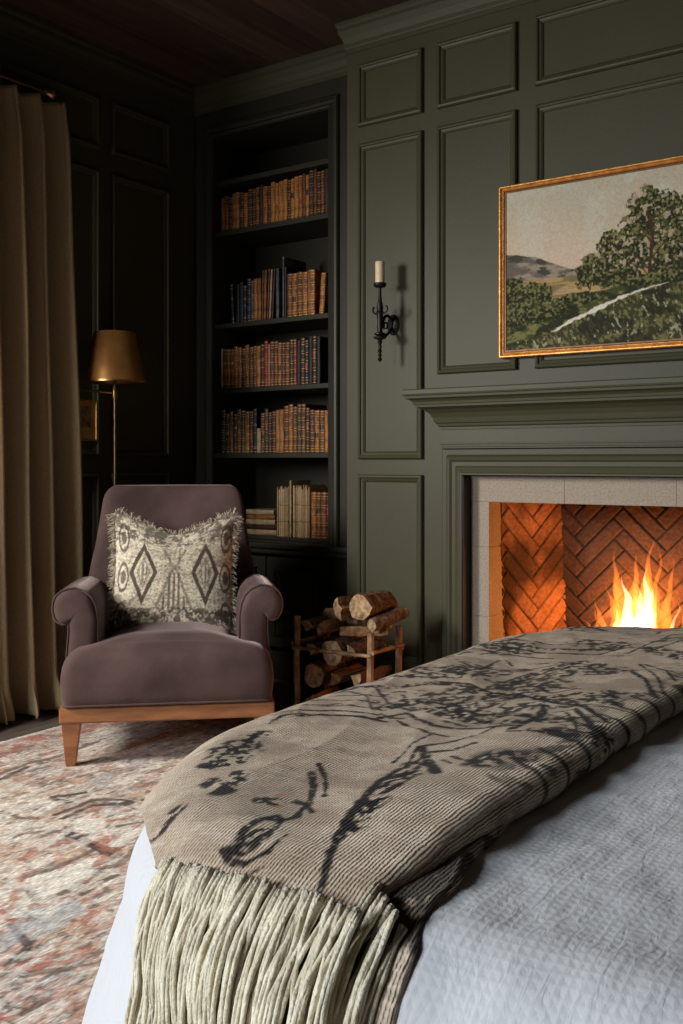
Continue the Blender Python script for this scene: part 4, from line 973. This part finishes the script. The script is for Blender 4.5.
# border along the left and far edges
e_ = np.minimum(np.minimum(X-rx0, ry1-Y), np.minimum(rx1-X, Y-ry0))
bc_ = sstep(.165, .16, e_)*sstep(.028, .032, e_); mot = sstep(.50, .57, fbm(X*30, Y*22, 15))
c = mixc(c, (.55, .43, .36), bc_*.6); c = mixc(c, (.42, .13, .10), bc_*mot*.75); c = mixc(c, (.20, .16, .15), bc_*sstep(.58, .64, fbm(X*36+7, Y*30, 16))*.7)
for lv in (.17, .185, .25): c = mixc(c, (.16, .12, .10), .75*brk*sstep(.0055, .003, np.abs(e_-lv)))
c = mixc(c, (.66, .63, .58), sstep(.030, .026, e_)*.9)
c = c*(.70+.58*fbm(X*150, Y*34, 17, 2))[..., None]*np.array([1.0, .985, .96])
zr = .0095+.0022*fbm(X*60, Y*60, 18, 2); zr[0, :] = 0; zr[-1, :] = 0; zr[:, 0] = 0; zr[:, -1] = 0
o = grid_mesh('rug', np.stack([X, Y, zr+.001], -1), M['rug'], None, c, np.stack([X, Y], -1))
tag(o, 'large faded cream, red and grey oriental rug on the wooden floor', 'rug')

# ---------------------------------------------------------------- bed
def drape(X, Y, off=0.0, top=.58):
    """cloth coordinates on the bed -> position, over a rounded mattress edge"""
    qx = np.clip(X, -.55, .75); qy = np.clip(Y, 1.24, 2.02); vx = X-qx; vy = Y-qy; e = np.hypot(vx, vy); s_ = np.where(e > 1e-9, e, 1)
    nx_ = vx/s_; ny_ = vy/s_; R = .12+off; th = np.clip((e-.42)/.12, 0, PI/2); d = np.clip(e-.42-.12*PI/2, 0, None)
    hor = np.minimum(e, .42)+R*np.sin(th)+d*.32
    return np.stack([qx+nx_*hor, qy+ny_*hor, top+off-R*(1-np.cos(th))-d*.985], -1), np.stack([nx_*np.sin(th), ny_*np.sin(th), np.cos(th)], -1), d
bd = thing('bed', 'large bed under a crinkled white duvet in the right foreground', 'bed', (.0, 1.63, 0))
def toff(P): P = P.copy(); P[..., 1] -= 1.63; return P
b = MB(); b.loft([rrect(-.88, 1.05, -.78, .78, .42, .12, 9), rrect(-.88, 1.05, -.78, .78, .42, .30, 9)]); b.build('frame', M['bedwood'], bd)
b = MB(); b.loft([rrect(-.92, 1.05, -.82, .82, .50, .301, 9), rrect(-.94, 1.06, -.84, .84, .50, .34, 9), rrect(-.94, 1.06, -.84, .84, .50, .46, 9), rrect(-.88, 1.04, -.78, .78, .48, .53, 9)]); b.build('mattress', M['mattress'], bd, True)
for x_ in (-.70, 1.0):
    for y_ in (-.60, .60):
        b = MB(); b.lathe([(.025, .0135), (.03, .12)], (x_, y_), 12); b.build('leg', M['bedwood'], bd, True)
b = MB(); b.box(1.10, 1.16, -.86, .86, .0135, 1.15, .02); b.build('headboard', M['bedwood'], bd)
st_ = .0085
xs = np.arange(-1.43, 1.08, st_); ys = np.arange(.36, 2.9, st_)
X, Y = np.meshgrid(xs, ys, indexing='ij')
P, Nn, dd = drape(X, Y)
ridg = lambda a, b_, s_: 1-np.abs(2*fbm(a, b_, s_, 3)-1)
w1 = ridg(X*4+Y*3, Y*5-X*4, 51)**2*.006+ridg(X*13+Y*6, Y*9-X*11, 52)**2*.0028+ridg(X*30+Y*9, Y*22-X*14, 53)**2*.0016+(fbm(X*2.2, Y*2.2, 54)-.5)*.014
hang = np.clip(dd/.15, 0, 1)
fold = np.sin((X*np.where(Y < 1.07, 1, 0)+Y*np.where(X < -.72, 1, 0))*34+2*fbm(X*4, Y*4, 55))*.009*hang
P = P+Nn*(w1+fold*sstep(1.3, 1.7, np.where(X < -.6, Y, 2.0)))[..., None]; P[..., 2] = np.maximum(P[..., 2], .02)
o = grid_mesh('duvet', toff(P), M['duvet'], bd, uv=np.stack([X, Y], -1))
# ---------------------------------------------------------------- knitted throw
STROKES=[(0.0036,[(-0.695,0.798),(-0.704,0.813),(-0.71,0.828),(-0.71,0.849),(-0.704,0.87),(-0.692,0.864),(-0.677,0.822),(-0.677,0.804),(-0.683,0.795),(-0.695,0.798)]),(0.0024,[(-0.695,0.804),(-0.695,0.828),(-0.686,0.837),(-0.683,0.813),(-0.689,0.798)]),(0.0024,[(-0.707,0.795),(-0.689,0.783),(-0.668,0.783),(-0.656,0.801),(-0.662,0.834)]),(0.0036,[(-0.707,0.855),(-0.692,0.861),(-0.683,0.876),(-0.695,0.909),(-0.674,0.897)]),(0.0024,[(-0.656,0.771),(-0.644,0.78)]),(0.0024,[(-0.779,1.05),(-0.749,1.02),(-0.722,0.987),(-0.698,0.951)]),(0.0036,[(-0.767,1.017),(-0.728,0.969),(-0.695,0.915),(-0.71,0.918)]),(-0.004,[(-0.899,0.969),(-0.911,1.008),(-0.926,1.065),(-0.938,1.125)]),(-0.004,[(-0.887,0.963),(-0.875,0.984),(-0.884,1.023)]),(-0.004,[(-0.932,1.026),(-0.878,0.99)]),(-0.004,[(-0.938,1.059),(-0.887,1.02)]),(-0.004,[(-0.941,1.098),(-0.893,1.056)]),(-0.004,[(-0.848,0.921),(-0.809,0.897),(-0.815,0.924),(-0.839,0.957)]),(-0.004,[(-0.749,0.9),(-0.728,0.906),(-0.716,0.915)]),(0.0024,[(-0.959,1.167),(-0.968,1.212),(-0.953,1.236),(-0.902,1.26),(-0.866,1.284)]),(0.0018,[(-0.974,1.248),(-0.929,1.278),(-0.878,1.302)]),(0.0018,[(-0.98,1.284),(-0.947,1.323),(-0.896,1.329)]),(0.0036,[(-0.662,1.014),(-0.635,0.93),(-0.608,0.849),(-0.578,0.795),(-0.566,0.771)]),(-0.004,[(-0.608,0.876),(-0.614,0.918),(-0.617,0.945)]),(-0.004,[(-0.833,0.828),(-0.836,0.855)]),(0.0018,[(-0.668,0.783),(-0.659,0.795),(-0.656,0.819)]),(0.0036,[(-0.947,1.224),(-0.929,1.251),(-0.887,1.272),(-0.848,1.284),(-0.827,1.287)]),(0.0024,[(-0.971,1.293),(-0.923,1.32),(-0.881,1.332)]),(0.0024,[(-0.995,1.329),(-0.95,1.353),(-0.905,1.368)]),(0.0024,[(-0.992,1.377),(-0.944,1.401),(-0.905,1.419)]),(0.0024,[(-0.968,1.254),(-0.926,1.281),(-0.857,1.308)]),(-0.004,[(-0.872,1.338),(-0.854,1.389),(-0.767,1.362),(-0.698,1.344),(-0.635,1.347)]),(0.0036,[(-0.845,1.296),(-0.827,1.344),(-0.749,1.299),(-0.677,1.305),(-0.623,1.323)]),(0.0024,[(-0.818,1.302),(-0.737,1.26),(-0.698,1.248)]),(-0.004,[(-0.866,1.407),(-0.815,1.416),(-0.734,1.374),(-0.686,1.386)]),(0.0024,[(-0.974,1.641),(-0.893,1.647)]),(0.0024,[(-0.962,1.668),(-0.899,1.68)]),(0.0024,[(-0.971,1.578),(-0.89,1.614)]),(-0.004,[(-0.995,1.443),(-0.953,1.473),(-0.908,1.554),(-0.839,1.569)]),(0.0036,[(-0.905,1.572),(-0.845,1.581),(-0.776,1.542),(-0.722,1.536)]),(0.0036,[(-0.704,1.176),(-0.68,1.206),(-0.662,1.257)]),(0.0036,[(-0.683,1.155),(-0.653,1.176),(-0.638,1.212)]),(0.0055,[(-0.698,1.173),(-0.653,1.116),(-0.611,1.062)]),(0.0024,[(-0.641,1.128),(-0.617,1.11)]),(0.0024,[(-0.635,1.146),(-0.614,1.131)]),(0.0024,[(-0.668,1.092),(-0.674,1.137)]),(0.0024,[(-0.644,1.059),(-0.656,1.113)]),(0.0018,[(-0.977,1.857),(-0.884,1.878)]),(0.0024,[(-0.98,1.923),(-0.914,1.944)]),(0.0024,[(-0.944,1.737),(-0.884,1.704),(-0.896,1.809)]),(0.0024,[(-0.884,1.818),(-0.854,1.782)]),(-0.009,[(-0.782,1.416),(-0.761,1.467),(-0.722,1.536)]),(0.0036,[(-0.623,1.281),(-0.605,1.284)]),(-0.004,[(-0.647,0.978),(-0.659,1.05),(-0.671,1.104)]),(0.0018,[(-0.698,1.101),(-0.722,1.191),(-0.731,1.266)]),(0.0036,[(-0.974,1.932),(-0.896,1.926),(-0.803,1.938),(-0.746,1.956),(-0.725,2.031)]),(-0.004,[(-0.959,1.902),(-0.881,1.968),(-0.8,1.983),(-0.74,2.058)]),(0.0024,[(-0.965,1.86),(-0.89,1.872),(-0.818,1.887)]),(0.0024,[(-0.968,2.004),(-0.971,2.145)]),(0.0024,[(-0.866,2.316),(-0.773,2.328),(-0.692,2.34)]),(0.0024,[(-0.692,1.977),(-0.689,2.094),(-0.692,2.244),(-0.674,2.28)]),(0.0024,[(-0.662,1.995),(-0.653,2.079),(-0.635,2.151)]),(-0.009,[(-0.662,2.034),(-0.584,1.98)]),(-0.004,[(-0.788,1.587),(-0.779,1.743),(-0.752,1.845)]),(0.0024,[(-0.806,1.632),(-0.794,1.746)]),(0.0024,[(-0.743,1.836),(-0.743,1.752)]),(0.0036,[(-0.764,1.617),(-0.704,1.62),(-0.647,1.605)]),(0.0024,[(-0.737,1.584),(-0.716,1.584)]),(0.0024,[(-0.719,1.608),(-0.677,1.56),(-0.65,1.605)]),(0.0036,[(-0.803,1.548),(-0.734,1.545),(-0.644,1.485),(-0.593,1.479),(-0.527,1.404)]),(-0.004,[(-0.779,1.512),(-0.713,1.533),(-0.644,1.509),(-0.578,1.512)]),(-0.004,[(-0.677,1.512),(-0.632,1.566),(-0.578,1.554)]),(0.0036,[(-0.626,1.803),(-0.569,1.713),(-0.515,1.593)]),(0.0024,[(-0.635,1.878),(-0.56,1.749),(-0.512,1.629)]),(0.0024,[(-0.626,1.884),(-0.572,1.827),(-0.527,1.743)]),(-0.004,[(-0.59,1.596),(-0.548,1.509)]),(-0.004,[(-0.728,1.404),(-0.68,1.398),(-0.611,1.383)]),(0.0055,[(-0.644,1.461),(-0.623,1.392),(-0.623,1.299)]),(0.0024,[(-0.599,1.434),(-0.554,1.362),(-0.524,1.296)]),(0.0036,[(-0.593,1.455),(-0.539,1.377),(-0.506,1.308)]),(0.0024,[(-0.59,1.482),(-0.545,1.428),(-0.518,1.389)]),(0.0024,[(-0.704,1.356),(-0.653,1.332),(-0.659,1.269)]),(-0.004,[(-0.587,1.302),(-0.545,1.296)]),(0.0036,[(-0.593,0.819),(-0.614,0.873),(-0.632,0.933),(-0.662,1.023)]),(0.0024,[(-0.662,1.023),(-0.671,1.089),(-0.704,1.173)]),(-0.004,[(-0.635,0.966),(-0.632,1.008),(-0.638,1.056)]),(0.0024,[(-0.623,0.966),(-0.623,1.011)]),(0.0024,[(-0.647,1.035),(-0.641,1.068)]),(-0.009,[(-0.581,1.125),(-0.578,1.167),(-0.554,1.17)]),(-0.004,[(-0.602,0.861),(-0.608,0.897),(-0.623,0.942)])]
th_ = thing('throw_blanket', 'chunky taupe woven throw with black motifs and cream fringe across the bed', 'blanket', (-.75, 1.63, .60))
tx = lambda P: P-np.array([-.75, 1.63, .60])
def left(Yv): return np.interp(Yv, [.6, .755, .80, .90, 1.05, 1.25, 1.45, 3], [-.78, -.80, -.852, -.955, -1.06, -1.14, -1.16, -1.16])
def right(Yv): return np.interp(Yv, [.6, .755, 1.0, 3], [-.535, -.53, -.525, -.515])
def throw_sheet(name, Y0, Y1, lf, rt, h0, h1, pat, rollr, seed, nearlift=0.0):
    na = 210; nb2 = int((Y1-Y0)/.0032); bb_ = np.linspace(0, 1, nb2)[None, :]
    aa = np.linspace(0, 1, na)[:, None]
    Yv = Y0+(Y1-Y0)*bb_+0*aa
    Lf = lf(Yv); Rt = rt(Yv)
    edge_w = .012*(vn(Yv*14, 0*Yv+1, seed)-.5)
    Xv = Lf+(Rt+edge_w-Lf)*aa
    # wavy fringe edge
    k0 = sstep(.22, 0, Yv-Y0); Yv = Yv+k0*.030*(1-aa)**2.5; Yv = Yv-k0*(.010*(vn(aa*9+0*Yv, 0*Yv, seed+5)-.5)-nearlift*sstep(.80, 1.0, aa))
    off = h0+(h1-h0)*sstep(.55, .95, aa)*sstep(.76, 1.02, Yv)+fbm(Xv*7, Yv*5, seed+1)*.014-.007+.005*ridgeN(Xv, Yv, seed)
    off = off*(1-.0*aa)
    # body
    P, Nn, d = drape(Xv, Yv, 0.0); 
    top_ = P+Nn*off[..., None]
    # roll under at the right edge
    ka = 26; hh = off[-1:, :]; rr_ = hh*.5; phi = np.linspace(0, PI, ka)[1:, None]
    Pe, Ne, _ = drape(Xv[-1:, :]+0*phi, Yv[-1:, :]+0*phi, 0)
    side = np.stack([np.ones_like(phi+Yv[-1:, :]), 0*phi+0*Yv[-1:, :], 0*phi+0*Yv[-1:, :]], -1)
    roll = Pe+Ne*(rr_+rr_*np.cos(phi)+.001)[..., None]+side*(rollr*np.sin(phi)*hh)[..., None]
    under = []
    for q_ in (.03, .08):
        Pu, Nu, _ = drape(Xv[-1:, :]-q_, Yv[-1:, :], 0); under.append(Pu+Nu*.003)
    # left edge hangs and ends in a thin selvage
    al = np.linspace(1, 0, 5)[:-1, None]
    Pl, Nl, _ = drape(Xv[:1, :]+.004*al+0*Yv[:1, :], Yv[:1, :]+0*al, 0)
    leftc = Pl+Nl*(off[:1, :]*(1-al)*.8+.002)[..., None]
    allP = np.concatenate([leftc, top_, roll]+under, 0)
    XX = np.concatenate([Xv[:1, :]-.02*al+0*Yv[:1, :], Xv, Xv[-1:, :]+(phi*hh*.7), Xv[-1:, :]+.08+0*Yv[:1, :], Xv[-1:, :]+.12+0*Yv[:1, :]], 0)
    YY = np.concatenate([Yv[:1, :]+0*al, Yv, Yv[-1:, :]+0*phi, Yv[-1:, :], Yv[-1:, :]], 0)
    return grid_mesh(name, tx(allP), M['knit'], th_, pat(XX, YY), np.stack([XX, YY], -1)), (lambda a: None)
def ridgeN(x_, y_, s_): return (1-np.abs(2*fbm(x_*8+y_*2, y_*2.2-x_*3, s_+7, 2)-1))**2-.4
def pat_main(X, Y):
    c = np.ones(X.shape+(3,))*np.array([.43, .335, .25])
    c = mixc(c, (.52, .425, .33), sstep(.42, .62, fbm(X*40, Y*40, 71))*.8)
    c = mixc(c, (.22, .165, .12), sstep(.52, .66, fbm(X*9, Y*16, 72))*.45)
    c = mixc(c, (.235, .165, .11), sstep(.035, .0, np.abs(Y-.79))*.5)
    blk = (.014, .011, .010); wob = .0035*(fbm(X*60, Y*60, 73)-.5)*2
    for w_, pts in STROKES:
        d = seg_d(X, Y, pts)+wob
        if w_ > 0: c = mixc(c, blk, .96*sstep(w_*1.75, w_*1.0, d)*(.35+.65*sstep(.22, .36, fbm(X*150, Y*150, 76, 2))))
        else: c = mixc(c, blk, .95*sstep(-w_*4.2, -w_*2.2, d)*sstep(.42, .48, fbm(X*120, Y*85, 74)))
    c = mixc(c, blk, .9*sstep(.46, .53, fbm(X*110, Y*75, 177))*sstep(.50, .60, fbm(X*7+Y*5, Y*11-X*9, 178))*sstep(1.15, 1.3, Y))
    for yb in (1.36, 1.42, 1.78, 2.02): c = mixc(c, blk, .85*sstep(.0055, .003, np.abs(Y-yb-.05*np.sin(X*11+yb*5)-.02*np.sin(X*31)+wob*2))*sstep(.38, .48, fbm(X*30, Y*12, 179)))
    # dark zigzag border down the rolled right edge
    rt_ = right(Y); eg = rt_-X
    zz_ = np.abs(((Y*9) % 1)-.5)*.05
    bm_ = sstep(.035, .02, eg-.0)*sstep(1.0, 1.12, Y); c = mixc(c, blk, .85*bm_*sstep(.008, .004, np.abs(((Y+X*.6)*14 % 1)-.5)/14+.006*(fbm(X*40, Y*40, 78)-.5))*(.4+.6*sstep(.4, .5, fbm(X*10, Y*7, 79))))
    c = mixc(c, blk, .8*sstep(.48, .60, fbm(X*38, Y*26, 80))*sstep(.06, .0, eg)*sstep(.95, 1.1, Y)*sstep(.42, .55, fbm(X*6, Y*5, 81)))
    # two small orange stitches by the leaf motif
    for ox_, oy_ in ((-.745, .925), (-.722, .895)): c = mixc(c, (.42, .17, .06), .8*sstep(.007, .004, np.hypot(X-ox_, Y-oy_)))
    # further bands on the far part
    c = mixc(c, blk, .8*sstep(.006, .003, np.abs(Y-2.33-.03*np.sin(X*14)+wob*2))); c = mixc(c, blk, .7*sstep(.02, .008, np.abs(Y-2.40))*sstep(.45, .55, fbm(X*80, Y*50, 90)))
    return c
def pat_under(X, Y):
    c = pat_main(X*1.0+3, Y); blk = (.03, .024, .02)
    m_ = sstep(.44, .56, fbm(X*42, Y*30, 95)); c = mixc(c, blk, .85*m_); c = mixc(c, (.34, .27, .21), .5*((Y*38 % 1) < .35)*(1-m_)); return c
throw_sheet('lower_fold', .625, 1.32, lambda y: y*0-.78, lambda y: np.interp(y, [.6, .757, .90, 1.05, 1.32], [-.452, -.457, -.493, -.512, -.56]), .012, .016, pat_under, .6, 300)
throw_sheet('main_layer', .752, 2.62, left, right, .022, .042, pat_main, .8, 100, 0)
# tassels: bunches of yarn knotted along the near edge
def tassel(Xa, Ya, off, L_, rnd_, strands, spread=.010, slant=0.0):
    b = MB(); kn = rnd_.uniform(.012, .05) if rnd_.random() < .6 else None
    ph_ = [rnd_.uniform(0, 6.28) for _ in range(strands)]
    for k in range(strands):
        P_ = []; R_ = []; n_ = 15; ln = L_*rnd_.uniform(.88, 1.05); dx0 = rnd_.uniform(-1, 1)*spread; ddn = rnd_.uniform(0, .008); fr = rnd_.uniform(1.5, 3.5); am = rnd_.uniform(.0003, .0018)
        for i in range(n_):
            t_ = i/(n_-1); s_ = ln*t_
            gather = min(1, abs(s_-kn)/.03) if kn else min(1, .35+t_*2)
            xx = Xa+dx0*gather+slant*s_+am*math.sin(fr*t_*6+ph_[k])*t_+.0006*math.sin(ph_[k]+t_*14)
            Pq, Nq, dq = drape(np.array([xx]), np.array([Ya-s_]), 0.0)
            o_ = off*(1-.35*t_)+ddn*gather+.004*t_*math.sin(ph_[k]*2+t_*7)+.001; p = Pq[0]+Nq[0]*max(.004, o_)
            P_.append(tuple(p-np.array([-.75, 1.63, .60]))); R_.append(.0025*(1 if i < n_-1 else .8)*(1.0+.12*math.sin(s_*700+k)))
        b.tube(P_, R_, 6)
    if False:
        Pq, Nq, _ = drape(np.array([Xa+slant*kn]), np.array([Ya-kn]), 0.0); p = Pq[0]+Nq[0]*(off+.002)-np.array([-.75, 1.63, .60])
        b.lathe([(.001, -.007), (.0055, -.004), (.0065, 0), (.0055, .004), (.001, .007)], (0, 0), 8)
        nv = 8*5
        for i in range(len(b.V)-nv, len(b.V)): v = b.V[i]; b.V[i] = (v[0]+p[0], v[1]+p[1], v[2]+p[2])
    b.build('tassel', M['tassel'], th_, True, sharp=PI)
rt = random.Random(5); nt_ = 46
for i in range(nt_):
    f_ = i/(nt_-1); Xa = -.79+f_*(-.505+.79)+rt.uniform(-.002, .002); yl = .0*float(sstep(.80, 1.0, np.float64(f_)))
    tassel(Xa, .757+.030*(1-f_)**2.5+rt.uniform(-.002, .004), .018+.016*f_+rt.uniform(-.003, .003), (rt.uniform(.165, .215)+yl)*(.8 if i < 3 else 1), rt, rt.choice((3, 4, 4, 5)), rt.uniform(.004, .010), slant=rt.uniform(-.035, .035)-(.10 if i < 4 else 0))
for i in range(9):
    tassel(-.525+.0065*i, .80-.004*i, .016+.004*math.sin(i*2.1), rt.uniform(.20, .25), rt, 4, .005, slant=rt.uniform(-.04, .06))
for i in range(9):
    Xa = -.50+i*.005; tassel(Xa, .632, .012, rt.uniform(.05, .09), rt, 2, .004, rt.uniform(-.1, .2))

# ---------------------------------------------------------------- light
def area(name, loc, aim, sx2, sy2, e, c, spread):
    l = bpy.data.lights.new(name, 'AREA'); l.shape = 'RECTANGLE'; l.size = sx2; l.size_y = sy2; l.energy = e; l.color = c; l.spread = math.radians(spread)
    o = link(bpy.data.objects.new(name, l)); o.location = loc; o.rotation_euler = (Vector(aim)-Vector(loc)).to_track_quat('-Z', 'Y').to_euler(); return o
# daylight from the left window, plus an unseen rear one added for the bed
area('window_daylight', (XL+.11, .50, 1.72), (-1.9, 2.5, .60), .50, .75, 40, (1.0, .96, .90), 120)
area('window_daylight', (-2.4, YS+.02, 1.72), (-.55, .75, .20), .9, 1.2, 52, (.86, .94, 1.0), 95)
# the fire's own light
for (dx, dz, e) in ((-.045, .20, 10.5),):
    l = bpy.data.lights.new('fire_glow', 'POINT'); l.energy = e; l.color = (1, .33, .06); l.shadow_soft_size = .05
    o = link(bpy.data.objects.new('fire_glow', l)); o.location = (FX+dx, FY-.01, .24+dz)
w = bpy.data.worlds.new('world'); scn.world = w; w.use_nodes = True
w.node_tree.nodes['Background'].inputs[0].default_value = (.9, .95, 1, 1); w.node_tree.nodes['Background'].inputs[1].default_value = .3

# ---------------------------------------------------------------- camera
cam = bpy.data.cameras.new('camera'); co = link(bpy.data.objects.new('camera', cam)); scn.camera = co
cam.sensor_fit = 'VERTICAL'; cam.sensor_height = 36; cam.lens = 36*1000/1024
cam.shift_y = -(512-461)/1024; cam.clip_start = .05
co.location = (0, 0, 1.0); fwd = Vector((-.578, .816, 0)).normalized()
co.rotation_euler = (PI/2, 0, math.atan2(-fwd.x, fwd.y))
vs = scn.view_settings; vs.view_transform = 'Standard'; vs.look = 'None'; vs.exposure = 0; vs.gamma = 1; vs.use_curve_mapping = False
